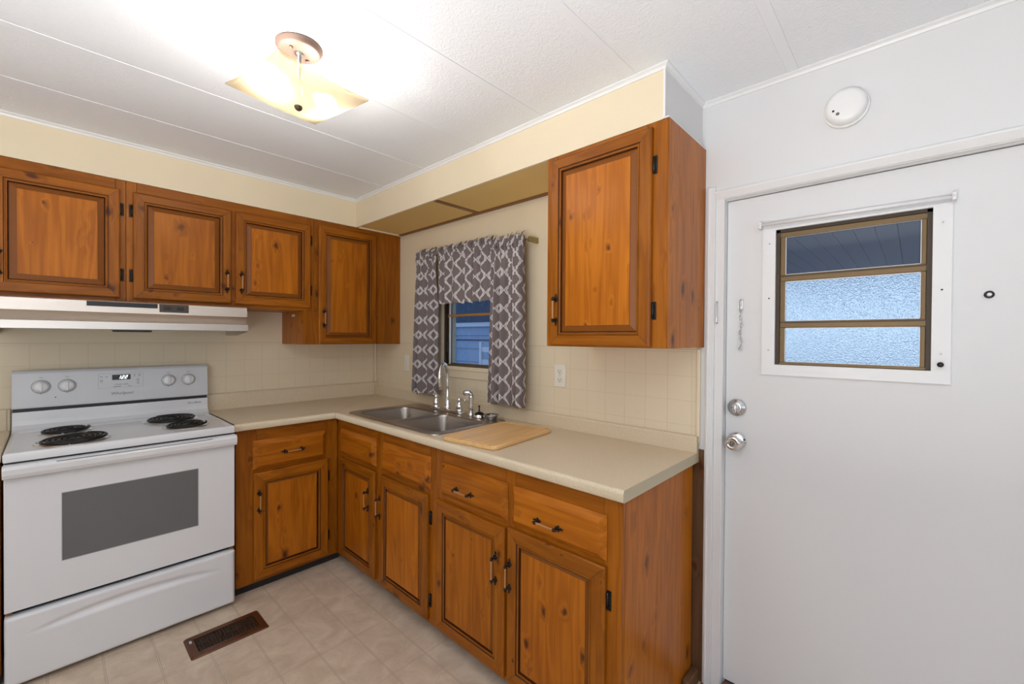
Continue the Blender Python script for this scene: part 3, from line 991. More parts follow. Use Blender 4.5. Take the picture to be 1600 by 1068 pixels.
# ------------------------------------------------------------------ cabinet parts
def handle(side, plane, s, z, vertical, parent, name='handle', h0=0.0):
    """bail pull: two black fleur-shaped mounts and a pale turned spindle between them"""
    P = fr(side, plane)
    bb = MB()
    L_ = 0.041
    def q(a, h, c=0.0):        # a along the pull, c across it
        return P(s + c, h0 + h, z + a) if vertical else P(s + a, h0 + h, z + c)
    out = (Vector(P(0, 1, 0)) - Vector(P(0, 0, 0)))
    for sg in (-1, 1):
        bb.lathe([(0.0075, 0), (0.007, 0.003), (0.0036, 0.006), (0.0036, 0.018), (0.0058, 0.021), (0.0058, 0.027), (0.002, 0.030)], q(sg * L_, 0), out, IRON, 12)
        for da, dc, rr in ((0.013, 0, 0.0050), (0.021, 0, 0.0036), (0.005, 0.0075, 0.0042), (0.005, -0.0075, 0.0042), (-0.007, 0, 0.0038)):
            bb.sphere(q(sg * (L_ + da), 0.003, dc), rr, IRON, seg=8)
        bb.sphere(q(sg * (L_ + 0.006), 0.023), 0.0052, IRON, seg=8)
    path, rad = [], []
    for i in range(13):
        t = -1 + 2 * i / 12
        path.append(q(t * (L_ - 0.004), 0.0235)); rad.append(0.0028 + 0.0015 * (1 - abs(t)) ** 0.7 + (0.001 if abs(t) > 0.8 else 0))
    bb.tube(path, rad, SPINDLE, 10)
    o = bb.build(name, parent)
    o['label'] = 'black pull with a pale wooden grip'
    return o


def hinge(side, plane, s, z, sgn, parent, tall=0.062, h0=0.0):
    """surface part of a black knuckle hinge lying on the frame next to a door edge"""
    P = fr(side, plane)
    bb = MB()
    def bx(s0, s1, h0_, h1_, z0, z1, bev):
        a, c = P(s0, h0 + h0_, z0), P(s1, h0 + h1_, z1)
        bb.box(a[0], c[0], a[1], c[1], a[2], c[2], IRON, bev)
    bx(s, s + sgn * 0.014, 0.0, 0.003, z - tall / 2, z + tall / 2, 0.0012)
    bb.tube([P(s + sgn * 0.003, 0.005, z - tall / 2 * 0.86), P(s + sgn * 0.003, 0.005, z + tall / 2 * 0.86)], 0.0046, IRON, 10)
    for i in range(5):
        zz = z - tall * 0.3 + tall * 0.15 * i
        bb.sphere(P(s + sgn * 0.0095, 0.003, zz), 0.0026, IRON, seg=8)
    return bb.build('hinge', parent)


def panel_door(side, plane, s0, s1, z0, z1, parent, name='door', wf=0.040, bev=0.024):
    """mitred frame with a dark stained groove round a raised, bevelled centre panel"""
    P = fr(side, plane)
    hor = WOODF['X'] if side == 'A' else WOODF['Y']
    bb = MB()
    prof = [(0.0, 0.0), (0.0, 0.014), (0.0035, 0.0185), (0.007, 0.0195), (wf, 0.0195), (wf + 0.0022, 0.0145), (wf + 0.005, 0.0145), (wf + 0.0075, 0.0175),
            (wf + 0.0115, 0.0165), (wf + 0.0135, 0.0070)]
    rows = [[bb.bm.verts.new(P(*c)) for c in ((s0 + d, h, z0 + d), (s1 - d, h, z0 + d), (s1 - d, h, z1 - d), (s0 + d, h, z1 - d))] for d, h in prof]
    for k_ in range(len(rows) - 1):
        for i in range(4):
            j = (i + 1) % 4
            f = bb.bm.faces.new((rows[k_][i], rows[k_][j], rows[k_ + 1][j], rows[k_ + 1][i]))
            m_ = hor if i in (0, 2) else WOODF['Z']
            if k_ in (4, 8): m_ = STAIN
            f.material_index = bb.mi(m_)
    f = bb.bm.faces.new(list(reversed(rows[0]))); f.material_index = bb.mi(WOOD['Z'])
    # hairline mitre joints
    for (cs, cz, ds, dz) in ((s0, z0, 1, 1), (s1, z0, -1, 1), (s1, z1, -1, -1), (s0, z1, 1, -1)):
        a0, a1, hw, hh = 0.008, wf - 0.001, 0.0007, 0.01965
        bb.face([P(cs + ds * (a0 + hw), hh, cz + dz * (a0 - hw)), P(cs + ds * (a1 + hw), hh, cz + dz * (a1 - hw)),
                 P(cs + ds * (a1 - hw), hh, cz + dz * (a1 + hw)), P(cs + ds * (a0 - hw), hh, cz + dz * (a0 + hw))], STAIN)
    d = bb.build(name, parent)
    # raised panel
    bb = MB()
    w0 = wf + 0.0138
    pr_ = [(w0, 0.0065), (w0 + 0.002, 0.0085), (w0 + bev, 0.0150), (w0 + bev + 0.0006, 0.0175)]
    rows = [[bb.bm.verts.new(P(*c)) for c in ((s0 + q, h, z0 + q), (s1 - q, h, z0 + q), (s1 - q, h, z1 - q), (s0 + q, h, z1 - q))] for q, h in pr_]
    for k_ in range(len(rows) - 1):
        for i in range(4):
            j = (i + 1) % 4
            f = bb.bm.faces.new((rows[k_][i], rows[k_][j], rows[k_ + 1][j], rows[k_ + 1][i]))
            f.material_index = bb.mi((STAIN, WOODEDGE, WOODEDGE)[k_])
    f = bb.bm.faces.new(rows[-1]); f.material_index = bb.mi(WOOD['Z'])
    bb.build('raised_panel', d)
    return d


def drawer_front(side, plane, s0, s1, z0, z1, parent):
    P = fr(side, plane)
    hor = WOOD['X'] if side == 'A' else WOOD['Y']
    bb = MB()
    prof = [(0.0, 0.0), (0.0, 0.004), (0.023, 0.0215)]
    rows = [[bb.bm.verts.new(P(*c)) for c in ((s0 + d, h, z0 + d), (s1 - d, h, z0 + d), (s1 - d, h, z1 - d), (s0 + d, h, z1 - d))] for d, h in prof]
    for k_ in range(2):
        for i in range(4):
            j = (i + 1) % 4
            f = bb.bm.faces.new((rows[k_][i], rows[k_][j], rows[k_ + 1][j], rows[k_ + 1][i])); f.material_index = bb.mi(hor)
    f = bb.bm.faces.new(rows[-1]); f.material_index = bb.mi(hor)
    f = bb.bm.faces.new(list(reversed(rows[0]))); f.material_index = bb.mi(hor)
    return bb.build('drawer', parent)


def face_frame(side, plane, stiles, rails, parent, t=0.018, name='face_frame'):
    """stiles: (s0,s1,z0,z1); rails: (s0,s1,z0,z1) -- boards flush, with tiny gaps"""
    P = fr(side, plane)
    hor = WOODF['X'] if side == 'A' else WOODF['Y']
    bb = MB()
    for lst, m_ in ((stiles, WOODF['Z']), (rails, hor)):
        for s0, s1, z0, z1 in lst:
            a, c = P(s0 + 0.0004, -t, z0 + 0.0002), P(s1 - 0.0004, 0, z1 - 0.0002)
            bb.box(a[0], c[0], a[1], c[1], a[2], c[2], m_, 0.0008, 1)
    return bb.build(name, parent)


GU = 'knotty pine wall cabinets'
GB = 'knotty pine base cabinets'
FP = -DEP                  # face plane of the wall cabinets
UT = SB - 0.001            # their top


def carcass(x0, x1, y0, y1, z0, z1, parent, ends=('Z',)):
    bb = MB(); bb.box(x0, x1, y0, y1, z0, z1, WOOD['Z']); return bb.build('carcass', parent)


# --- short cabinet at the left, over the hood's left half
def short_cab(name, label, sL, sR, doors):
    c = thing(name, label, 'wall cabinet', ((sL + sR) / 2, -0.001, 1.530), GU)
    carcass(sL, sR, FP + 0.0185, -0.001, 1.530, UT, c)
    st = [(sL, doors[0][0] + 0.015, 1.530, UT), (doors[-1][1] - 0.015, sR, 1.530, UT)]
    if len(doors) > 1:
        st.append((doors[0][1] - 0.015, doors[1][0] + 0.015, 1.5655, UT - 0.05))
    ra = [(st[0][1], st[1][0], 1.530, 1.565), (st[0][1], st[1][0], UT - 0.05, UT)]
    face_frame('A', FP, st, ra, c)
    for (a, z_, hs, hg) in doors_iter(doors):
        pass
    for (s0, s1, hng, pull) in doors:
        d = panel_door('A', FP, s0, s1, 1.5495, 2.0665, c)
        handle('A', FP - 0.0195, pull, 1.671, True, d)
        sg = 1 if hng > (s0 + s1) / 2 else -1
        for zz in (1.975, 1.660):
            hinge('A', FP, hng + sg * 0.0005, zz, sg, d)
    return c


def doors_iter(d):
    return []


short_cab('wall_cabinet', 'pine wall cabinet at the far left above the range hood, cut by the picture edge', -2.415, -1.528,
          [(-2.36, -1.965, -2.36, -1.995), (-1.953, -1.550, -1.550, -1.925)])
c2 = short_cab('wall_cabinet', 'short two-door pine wall cabinet above the right half of the range hood', -1.5275, -0.633 - 0.0,
               [(-1.503, -1.091, -1.503, -1.113), (-1.070, -0.660, -0.660, -1.043)])

# --- tall corner wall cabinet
c = thing('wall_cabinet', 'tall single-door pine wall cabinet in the corner left of the curtained window', 'wall cabinet', (-0.315, -0.001, 1.319), GU)
b = MB(); b.box(-0.632, -0.0045, FP + 0.0185, -0.001, 1.319, UT, WOOD['Z']); b.box(-0.700, -0.632, FP + 0.0185, -0.001, 1.319, 1.5297, WOOD['Z'])
b.box(-0.7025, -0.700, FP, -0.001, 1.319, 1.5297, WOOD['Z'])
b.build('carcass', c)
face_frame('A', FP, [(-0.6995, -0.590, 1.319, 1.5297), (-0.6325, -0.590, 1.530, UT), (-0.203, -0.0045, 1.319, UT)],
           [(-0.590, -0.203, 1.319, 1.345), (-0.590, -0.203, UT - 0.045, UT)], c)
d = panel_door('A', FP, -0.609, -0.207, 1.322, 2.080, c, wf=0.038)
handle('A', FP - 0.0195, -0.578, 1.487, True, d)
b = MB(); b.box(-0.7035, -0.7025, -0.225, -0.175, 1.497, 1.512, IVORY); b.build('sticker', c)['label'] = 'small pale paper sticker'

# --- wall cabinet by the door
c = thing('wall_cabinet', 'single-door pine wall cabinet right of the window, next to the white door', 'wall cabinet', (-0.18, -2.277, 1.336), GU)
UB0 = 1.336
b = MB(); b.box(FP + 0.0185, -0.0045, -2.5345, -2.0195, UB0, UT, WOOD['Z']); b.build('carcass', c)
face_frame('B', FP, [(-2.536, -2.462, UB0, UT), (-2.070, -2.0195, UB0, UT)], [(-2.462, -2.070, UB0, UB0 + 0.03), (-2.462, -2.070, UT - 0.045, UT)], c)
b = MB(); b.box(FP, FP + 0.018, -2.5375, -2.5365, UB0, UT, WOOD['Z'])
b.box(FP + 0.0005, -0.0045, -2.5385, -2.5368, UB0, UT, WOOD['Z']); b.build('side_panel', c)
d = panel_door('B', FP, -2.484, -2.048, 1.340, 2.096, c)
handle('B', FP - 0.0195, -2.082, 1.484, True, d)
for zz in (1.968, 1.466):
    hinge('B', FP, -2.4845, zz, -1, d)

# --- base cabinets
BT = 0.8765                 # underside of the worktop
AP = -0.585                 # face planes
c = thing('base_cabinet', 'pine base cabinet with one drawer and door between the stove and the corner', 'base cabinet', (-0.86, -0.3, 0.0), GB)
b = MB(); b.box(-1.125, -0.604, AP + 0.0185, -0.02, 0.05, BT, WOOD['Z']); b.build('carcass', c)
face_frame('A', AP, [(-1.125, -1.030, 0.05, BT), (-0.672, -0.5855, 0.05, BT)], [(-1.030, -0.672, 0.05, 0.09), (-1.030, -0.672, 0.635, 0.67), (-1.030, -0.672, 0.79, BT)], c)
b = MB(); b.box(-1.125, -0.560, AP + 0.035, AP + 0.05, 0.0, 0.05, TOEKICK); b.build('toe_kick', c)
d = drawer_front('A', AP, -1.046, -0.660, 0.655, 0.811, c)
handle('A', AP - 0.0195, -0.850, 0.733, False, d)
d = panel_door('A', AP, -1.046, -0.648, 0.068, 0.640, c, wf=0.046, bev=0.010)
handle('A', AP - 0.0195, -1.021, 0.487, True, d)
for zz in (0.535, 0.178):
    hinge('A', AP, -0.6475, zz, 1, d)

c = thing('base_cabinet', 'pine sink base cabinet with two plain false drawer fronts and two doors', 'base cabinet', (-0.3, -1.08, 0.0), GB)
b = MB(); b.box(AP + 0.0185, -0.02, -1.5765, -0.605, 0.05, 0.70, WOOD['Z']); b.box(AP + 0.0005, -0.02, -0.6045, -0.5875, 0.05, 0.7, WOOD['Z']); b.build('carcass', c)
face_frame('B', AP, [(-0.666, -0.587, 0.05, BT), (-1.112, -1.040, 0.05, BT), (-1.5765, -1.520, 0.05, BT)],
           [(-1.040, -0.666, 0.05, 0.09), (-1.040, -0.666, 0.635, 0.69), (-1.040, -0.666, 0.80, BT), (-1.520, -1.112, 0.05, 0.09), (-1.520, -1.112, 0.635, 0.69), (-1.520, -1.112, 0.80, BT)], c)
b = MB(); b.box(AP + 0.055, AP + 0.07, -1.5765, -0.54, 0.0, 0.05, TOEKICK); b.build('toe_kick', c)
drawer_front('B', AP, -1.053, -0.642, 0.672, 0.822, c)['label'] = 'plain false drawer front'
drawer_front('B', AP, -1.537, -1.124, 0.670, 0.822, c)['label'] = 'plain false drawer front'
d = panel_door('B', AP, -1.056, -0.652, 0.072, 0.650, c, wf=0.046, bev=0.010)
handle('B', AP - 0.0195, -0.990, 0.486, True, d)
d = panel_door('B', AP, -1.528, -1.107, 0.072, 0.645, c, wf=0.046, bev=0.010)
handle('B', AP - 0.0195, -1.090 - 0.045 + 0.02, 0.480, True, d)
for zz in (0.540, 0.160):
    hinge('B', AP, -1.5285, zz, -1, d)

c = thing('base_cabinet', 'pine base cabinet with two handled drawers at the counter end by the entry door', 'base cabinet', (-0.3, -2.05, 0.0), GB)
EY = -2.505
b = MB(); b.box(AP + 0.0185, -0.02, EY + 0.008, -1.577, 0.05, BT, WOOD['Z']); b.build('carcass', c)
face_frame('B', AP, [(-1.632, -1.577, 0.05, BT), (-2.062, -2.010, 0.05, BT), (EY, -2.440, 0.05, BT)],
           [(-2.010, -1.632, 0.05, 0.09), (-2.010, -1.632, 0.635, 0.69), (-2.010, -1.632, 0.79, BT), (-2.440, -2.062, 0.05, 0.09), (-2.440, -2.062, 0.635, 0.69), (-2.440, -2.062, 0.79, BT)], c)
b = MB(); b.box(AP + 0.055, AP + 0.07, EY + 0.01, -1.577, 0.0, 0.05, TOEKICK); b.build('toe_kick', c)
b = MB()
b.box(AP + 0.019, -0.3465, EY - 0.0005, EY + 0.0075, 0.0, BT, WOOD['Z'], 0.0006, 1)
b.box(-0.3455, -0.020, EY - 0.0005, EY + 0.0075, 0.0, BT, WOOD['Z'], 0.0006, 1)
b.build('end_panel', c)['label'] = 'reddish two-board end panel'
for (s0, s1, px) in ((-2.025, -1.618, -1.786), (-2.453, -2.050, -2.232)):
    d = drawer_front('B', AP, s0, s1, 0.670, 0.815, c)
    handle('B', AP - 0.0195, px, 0.726, False, d)
d = panel_door('B', AP, -2.018, -1.594, 0.073, 0.645, c, wf=0.046, bev=0.010)
handle('B', AP - 0.0195, -1.976, 0.479, True, d)
d = panel_door('B', AP, -2.454, -2.035, 0.073, 0.655, c, wf=0.046, bev=0.010)
handle('B', AP - 0.0195, -2.050, 0.478, True, d)
for zz in (0.550, 0.170):
    hinge('B', AP, -2.4545, zz, -1, d)

c = thing('base_cabinet', 'pine base cabinet mostly hidden at the left of the stove', 'base cabinet', (-2.22, -0.3, 0.0), GB)
b = MB(); b.box(-2.525, -1.912, AP + 0.0185, -0.02, 0.05, BT, WOOD['Z']); b.build('carcass', c)
face_frame('A', AP, [(-2.525, -2.45, 0.05, BT), (-1.99, -1.912, 0.05, BT)], [(-2.45, -1.99, 0.05, 0.09), (-2.45, -1.99, 0.635, 0.67), (-2.45, -1.99, 0.79, BT)], c)
b = MB(); b.box(-2.525, -1.912, AP + 0.035, AP + 0.05, 0.0, 0.05, TOEKICK); b.build('toe_kick', c)
d = drawer_front('A', AP, -2.47, -1.975, 0.655, 0.811, c)
handle('A', AP - 0.0195, -2.22, 0.733, False, d)
d = panel_door('A', AP, -2.47, -1.975, 0.068, 0.640, c, wf=0.046, bev=0.010)
handle('A', AP - 0.0195, -1.998, 0.487, True, d)

# ------------------------------------------------------------------ worktop
CT, CB, CD = 0.915, 0.877, 0.614
SX0, SX1, SY0, SY1 = -0.578, -0.083, -1.545, -0.687         # sink rim
wt = thing('countertop', 'L-shaped speckled beige laminate worktop running from the stove round the corner', 'worktop', (-0.6, -0.6, CB))
CX0, CYE = -1.137, -2.522
R_ = 0.012
b = MB()
hole = rrect(SX0 + 0.012, SX1 - 0.012, SY0 + 0.012, SY1 - 0.012, 0.04)
i_ = CD - R_
b.plate([(CX0, -i_), (-i_, -i_), (-i_, CYE), (-0.0245, CYE), (-0.0245, -0.0215), (CX0, -0.0215)], [hole], CT, COUNTER)
# rolled front edge along both legs, mitred at the inner corner
prof = [(R_, CT)]
for q in range(1, 7):
    a = PI / 2 * q / 6
    prof.append((R_ - R_ * math.sin(a), CT - R_ + R_ * math.cos(a)))
prof += [(0.0, CB + 0.004), (0.003, CB), (0.03, CB)]
rows = []
for px, py, kx, ky in ((CX0, -CD, 0, 1), (-CD, -CD, 1, 1), (-CD, CYE, 1, 0)):
    rows.append([(px + kx * d_, py + ky * d_, z_) for d_, z_ in prof])
b.loops(rows, COUNTER, closed=False)
b.plate([(CX0, -i_), (-i_, -i_), (-i_, CYE), (-0.0245, CYE), (-0.0245, -0.0215), (CX0, -0.0215)], [hole], CB + 0.002, COUNTER)
b.loops([[(*p, CB + 0.002) for p in hole], [(*p, CT) for p in hole]], COUNTER)
b.build('worktop_slab', wt, fix=False)
b = MB()
b.prism([(-0.0010, CT - 0.03), (-0.0210, CT - 0.03), (-0.0210, CT + 0.090), (-0.017, CT + 0.097), (-0.012, CT + 0.099), (-0.0010, CT + 0.099)], CX0, -0.0040, 'x', COUNTER)
b.build('backsplash', wt)
b = MB()
b.prism([(-0.0045, CT - 0.03), (-0.0240, CT - 0.03), (-0.0240, CT + 0.057), (-0.020, CT + 0.064), (-0.015, CT + 0.066), (-0.0045, CT + 0.066)], CYE, -0.0215, 'y', COUNTER)
bs = b.build('backsplash', wt)
b = MB()
ep = [(-CD + 0.0004, CB + 0.001), (-0.005, CB + 0.001), (-0.005, CT + 0.065), (-0.0235, CT + 0.065), (-0.0235, CT), (-CD + 0.012, CT), (-CD + 0.0035, CT - 0.0035), (-CD + 0.0004, CT - 0.012)]
b.prism(ep, CYE - 0.0016, CYE - 0.0004, 'y', COUNTEREDGE)
b.prism([(p[0], p[1]) for p in ep], CYE - 0.0004, CYE + 0.0002, 'y', JOINT)
b.build('end_strip', wt)['label'] = 'greenish laminate end strip with a dark joint'

lw = thing('countertop', 'short piece of beige worktop at the left edge, on the far side of the stove', 'worktop', (-2.2, -0.3, CB))
b = MB(); b.box(-2.53, -1.9085, -CD, -0.0215, CB, CT, COUNTER, 0.008, 3); b.build('worktop_slab', lw)
b = MB(); b.box(-2.53, -1.9085, -0.021, -0.001, CB + 0.02, CT + 0.099, COUNTER, 0.005); b.build('backsplash', lw)

# ------------------------------------------------------------------ sink
sk = thing('kitchen_sink', 'double-bowl stainless steel drop-in sink under the curtained window', 'sink', ((SX0 + SX1) / 2, (SY0 + SY1) / 2, CT))
b = MB()
ZR = 0.9205
bowls = [(-0.540, -0.195, -1.098, -0.735), (-0.540, -0.195, -1.503, -1.130)]
outer = rrect(SX0 + 0.006, SX1 - 0.006, SY0 + 0.006, SY1 - 0.006, 0.032)
b.plate(outer, [rrect(*q, 0.055, 8) for q in bowls], ZR, SINKSTEEL)
b.loops([[(*p, z_) for p in rrect(SX0 + o_, SX1 - o_, SY0 + o_, SY1 - o_, 0.038 - o_)] for o_, z_ in ((0.006, ZR), (0.004, ZR + 0.0015), (0.0015, ZR + 0.0005), (0, CT + 0.0003))], SINKSTEEL)
b.build('sink_rim', sk, fix=False)
for q in bowls:
    b = MB()
    lps = []
    for ins, z_ in ((0.0, ZR), (0.0025, ZR - 0.001), (0.005, ZR - 0.006), (0.006, ZR - 0.014), (0.012, ZR - 0.110), (0.018, ZR - 0.132), (0.033, ZR - 0.147), (0.060, ZR - 0.153), (0.120, ZR - 0.158)):
        lps.append([(*p, z_) for p in rrect(q[0] + ins, q[1] - ins, q[2] + ins, q[3] - ins, max(0.055 - ins * 0.25, 0.02), 8)])
    b.loops(lps, SINKSTEEL, cap1=True)
    bo = b.build('bowl', sk, fix=False)
    b = MB(); cx_, cy_ = (q[0] + q[1]) / 2, (q[2] + q[3]) / 2
    b.lathe([(0.044, 0), (0.043, 0.003), (0.036, 0.003), (0.033, 0.0005), (0.010, 0.0005)], (cx_, cy_, ZR - 0.158), (0, 0, 1), CHROMEDULL, 24)
    b.build('drain', bo)

FX = -0.122
fc = thing('faucet', 'chrome gooseneck kitchen faucet with two lever handles behind the sink', 'faucet', (FX, -1.067, ZR))
b = MB()
pl = rrect(-0.026, 0.026, -0.150, 0.150, 0.0255, 8)
b.loops([[(FX + p[0] * k_, -1.067 + p[1] * (1 - (1 - k_) * 0.3), z_) for p in pl] for k_, z_ in ((1, ZR + 0.0003), (1, ZR + 0.006), (0.86, ZR + 0.012), (0.4, ZR + 0.014))], CHROME, cap0=True, cap1=True)
b.build('base_plate', fc)
b = MB()
b.lathe([(0.021, 0), (0.021, 0.012), (0.016, 0.022), (0.0185, 0.030), (0.014, 0.040), (0.0155, 0.060), (0.0115, 0.100), (0.0105, 0.13)], (FX, -1.067, ZR + 0.013), (0, 0, 1), CHROME, 24)
dx_, dy_ = -0.80, -0.35
path = [(FX, -1.067, ZR + 0.13 + 0.02 * i) for i in range(5)]
r_a = 0.058
for i in range(1, 19):
    a = PI * 1.12 * i / 18
    t_ = r_a * (1 - math.cos(a)); path.append((FX + dx_ * t_, -1.067 + dy_ * t_, ZR + 0.21 + 0.080 * math.sin(a)))
lx, ly, lz = path[-1]
path += [(lx - dx_ * 0.004, ly - dy_ * 0.004, lz - 0.02), (lx - dx_ * 0.008, ly - dy_ * 0.008, lz - 0.045)]
b.tube(path, [0.0105] * (len(path) - 2) + [0.0115, 0.0125], CHROME, 16)
b.build('spout', fc)
for sg, y_ in ((1, -0.954), (-1, -1.179)):
    b = MB()
    b.lathe([(0.023, 0), (0.0235, 0.010), (0.019, 0.024), (0.021, 0.030), (0.0145, 0.046), (0.012, 0.062), (0.014, 0.070), (0.011, 0.082), (0.004, 0.088)], (FX, y_, ZR + 0.008), (0, 0, 1), CHROME, 24)
    tip = (FX - 0.012, y_ + sg * 0.075, ZR + 0.088) if sg > 0 else (FX - 0.012, y_ - 0.072, ZR + 0.082)
    m_ = [(FX + (tip[0] - FX) * t, y_ + (tip[1] - y_) * t, ZR + 0.082 + (tip[2] - ZR - 0.082) * t + 0.006 * math.sin(PI * t)) for t in (0, .25, .5, .75, 1)]
    b.tube(m_, [0.006, 0.0065, 0.0085, 0.0075, 0.005], CHROME, 12)
    b.build('lever_handle', fc)

sp_ = thing('side_sprayer', 'chrome side sprayer standing right of the faucet', 'sprayer', (FX, -1.285, ZR))
b = MB(); b.lathe([(0.024, 0), (0.023, 0.006), (0.016, 0.014), (0.0145, 0.03)], (FX, -1.285, ZR + 0.0003), (0, 0, 1), CHROME, 24); b.build('holder', sp_)
b = MB()
b.lathe([(0.0135, 0.0), (0.016, 0.012), (0.0115, 0.03), (0.0145, 0.05), (0.0125, 0.062), (0.0155, 0.078), (0.014, 0.09)], (FX, -1.285, ZR + 0.028), (0, 0, 1), CHROME, 24)
b.tube([(FX, -1.285, ZR + 0.112), (FX - 0.002, -1.283, ZR + 0.124), (FX - 0.010, -1.276, ZR + 0.132), (FX - 0.022, -1.262, ZR + 0.131), (FX - 0.028, -1.252, ZR + 0.124)], [0.014, 0.0145, 0.015, 0.0155, 0.013], CHROME, 14)
b.build('spray_head', sp_)

st1 = thing('sink_stopper', 'dark domed sink stopper with a stem beside the sprayer', 'sink stopper', (-0.135, -1.368, ZR))
b = MB(); b.lathe([(0.033, 0.0), (0.034, 0.006), (0.030, 0.014), (0.030, 0.018), (0.022, 0.026), (0.010, 0.032)], (-0.135, -1.368, ZR + 0.0004), (0, 0, 1), CHROMEDULL, 24, mats=[CHROME, CHROME, CHROME, IRON, IRON]); b.build('cap', st1)
b = MB(); b.tube([(-0.135, -1.368, ZR + 0.03), (-0.134, -1.366, ZR + 0.060)], [0.004, 0.0032], IRON, 10); b.sphere((-0.134, -1.366, ZR + 0.063), 0.0058, IRON); b.build('stem', st1)
st2 = thing('strainer_basket', 'open chrome strainer basket at the back right corner of the sink', 'sink strainer', (-0.125, -1.455, ZR))
b = MB(); b.lathe([(0.024, 0.0), (0.026, 0.003), (0.036, 0.016), (0.041, 0.022), (0.0425, 0.026), (0.040, 0.027), (0.034, 0.018), (0.022, 0.006), (0.006, 0.005)], (-0.125, -1.455, ZR + 0.0004), (0, 0, 1), CHROMEDULL, 28); b.build('basket', st2)
b = MB(); b.lathe([(0.004, 0), (0.004, 0.014), (0.009, 0.018), (0.009, 0.022), (0.003, 0.025)], (-0.125, -1.455, ZR + 0.005), (0, 0, 1), CHROME, 14)
b.lathe([(0.018, 0), (0.018, 0.002)], (-0.125, -1.455, ZR + 0.007), (0, 0, 1), BLACK, 18); b.build('lift_knob', st2)

# cutting board
cb = thing('cutting_board', 'pale bamboo cutting board with a juice groove on the counter beside the sink', 'cutting board', (-0.365, -1.752, CT))
cb['_base'] = (0, 0, 0)
b = MB()
hx, hy, zb, zt = 0.222, 0.155, 0.0008, 0.019
def rr(ins, z_, r=0.03):
    return [(p[0], p[1], z_) for p in rrect(-hx + ins, hx - ins, -hy + ins, hy - ins, r, 6)]
b.loops([rr(0.003, zb), rr(0.0, zb + 0.003), rr(0.0, zt - 0.006), rr(0.002, zt - 0.001), rr(0.005, zt), rr(0.020, zt, 0.02), rr(0.0225, zt - 0.003, 0.018), rr(0.0265, zt - 0.003, 0.016), rr(0.029, zt, 0.014)], BAMBOO, cap0=True, cap1=True, smooth=False)
o = b.build('board', cb)
b = MB()
b.box(-hx + 0.007, -hx + 0.013, -hy + 0.03, -hy + 0.036, zt - 0.0005, zt + 0.0004, DARKHOLE)
b.build('burn_mark', o)
cb.rotation_euler = (0, 0, math.radians(6.2))

# ------------------------------------------------------------------ stove
X0, X1 = -1.903, -1.142
XC = (X0 + X1) / 2
sv = thing('electric_stove', 'white freestanding electric stove with four black coil burners', 'stove', (XC, -0.34, 0.0))
b = MB()
b.box(X0 + 0.004, X0 + 0.012, -0.600, -0.04, 0.03, 0.875, ENAMEL); b.box(X1 - 0.012, X1 - 0.004, -0.600, -0.04, 0.03, 0.875, ENAMEL)
b.box(X0 + 0.012, X1 - 0.012, -0.06, -0.04, 0.03, 0.875, ENAMEL)
b.box(X0 + 0.012, X1 - 0.012, -0.600, -0.06, 0.03, 0.30, BLACK)
b.box(X0 + 0.012, X1 - 0.012, -0.598, -0.06, 0.79, 0.875, BLACK)
b.box(X0 + 0.012, X0 + 0.10, -0.598, -0.06, 0.30, 0.79, PALEINK); b.box(X1 - 0.10, X1 - 0.012, -0.598, -0.06, 0.30, 0.79, PALEINK)
b.box(X0 + 0.10, X1 - 0.10, -0.08, -0.06, 0.30, 0.79, PALEINK)
for xx in (X0 + 0.05, X1 - 0.05):
    b.box(xx - 0.02, xx + 0.02, -0.58, -0.54, 0.0, 0.03, BLACK)
    b.box(xx - 0.02, xx + 0.02, -0.12, -0.08, 0.0, 0.03, BLACK)
b.build('body', sv)
b = MB()
for z_ in (0.50, 0.575, 0.66):
    b.box(X0 + 0.10, X1 - 0.10, -0.560, -0.554, z_, z_ + 0.005, CHROME)
    for i in range(14):
        xx = X0 + 0.12 + i * 0.04
        b.box(xx, xx + 0.003, -0.55, -0.10, z_, z_ + 0.004, CHROME)
b.build('oven_racks', sv)
# cooktop with a raised lip
b = MB()
hx0, hx1, hy0, hy1 = X0 - 0.001, X1 + 0.001, -0.646, -0.095
def rc(i, z_, back=0.0):
    return [(p[0], p[1], z_) for p in rrect(hx0 + i, hx1 - i, hy0 + i, hy1 - back, 0.008, 3)]
b.loops([rc(0.012, 0.880), rc(0.001, 0.882), rc(0.0, 0.886), rc(0.0, 0.909), rc(0.003, 0.9145), rc(0.008, 0.9165), rc(0.016, 0.9155), rc(0.024, 0.9125), rc(0.030, 0.912)], ENAMEL, cap0=True, cap1=True)
b.build('cooktop', sv)
b = MB(); b.box(X0 + 0.004, X1 - 0.004, -0.640, -0.60, 0.8755, 0.8795, BLACK); b.build('vent_gap', sv)
# backguard
b = MB()
prof = [(-0.040, 0.900), (-0.130, 0.900), (-0.118, 0.9165), (-0.098, 0.924), (-0.083, 0.940), (-0.078, 0.960), (-0.076, 1.002), (-0.040, 1.002)]
b.prism(prof, X0, X1, 'x', ENAMEL)
b.box(X0 + 0.002, X1 - 0.002, -0.068, -0.040, 1.002, 1.019, BLACK)
b.prism([(-0.040, 1.019), (-0.080, 1.019), (-0.082, 1.024), (-0.070, 1.184), (-0.064, 1.194), (-0.054, 1.197), (-0.040, 1.197)], X0, X1, 'x', ENAMELM)
bg = b.build('backguard', sv)
SL = 0.012 / 0.16
def by(z_):
    return -0.082 + (z_ - 1.024) * SL
def onpanel(x, z_, lift):
    ang = math.atan(SL)
    return Matrix.Translation((x, by(z_) - lift, z_)) @ Matrix.Rotation(PI / 2 - ang, 4, 'X')
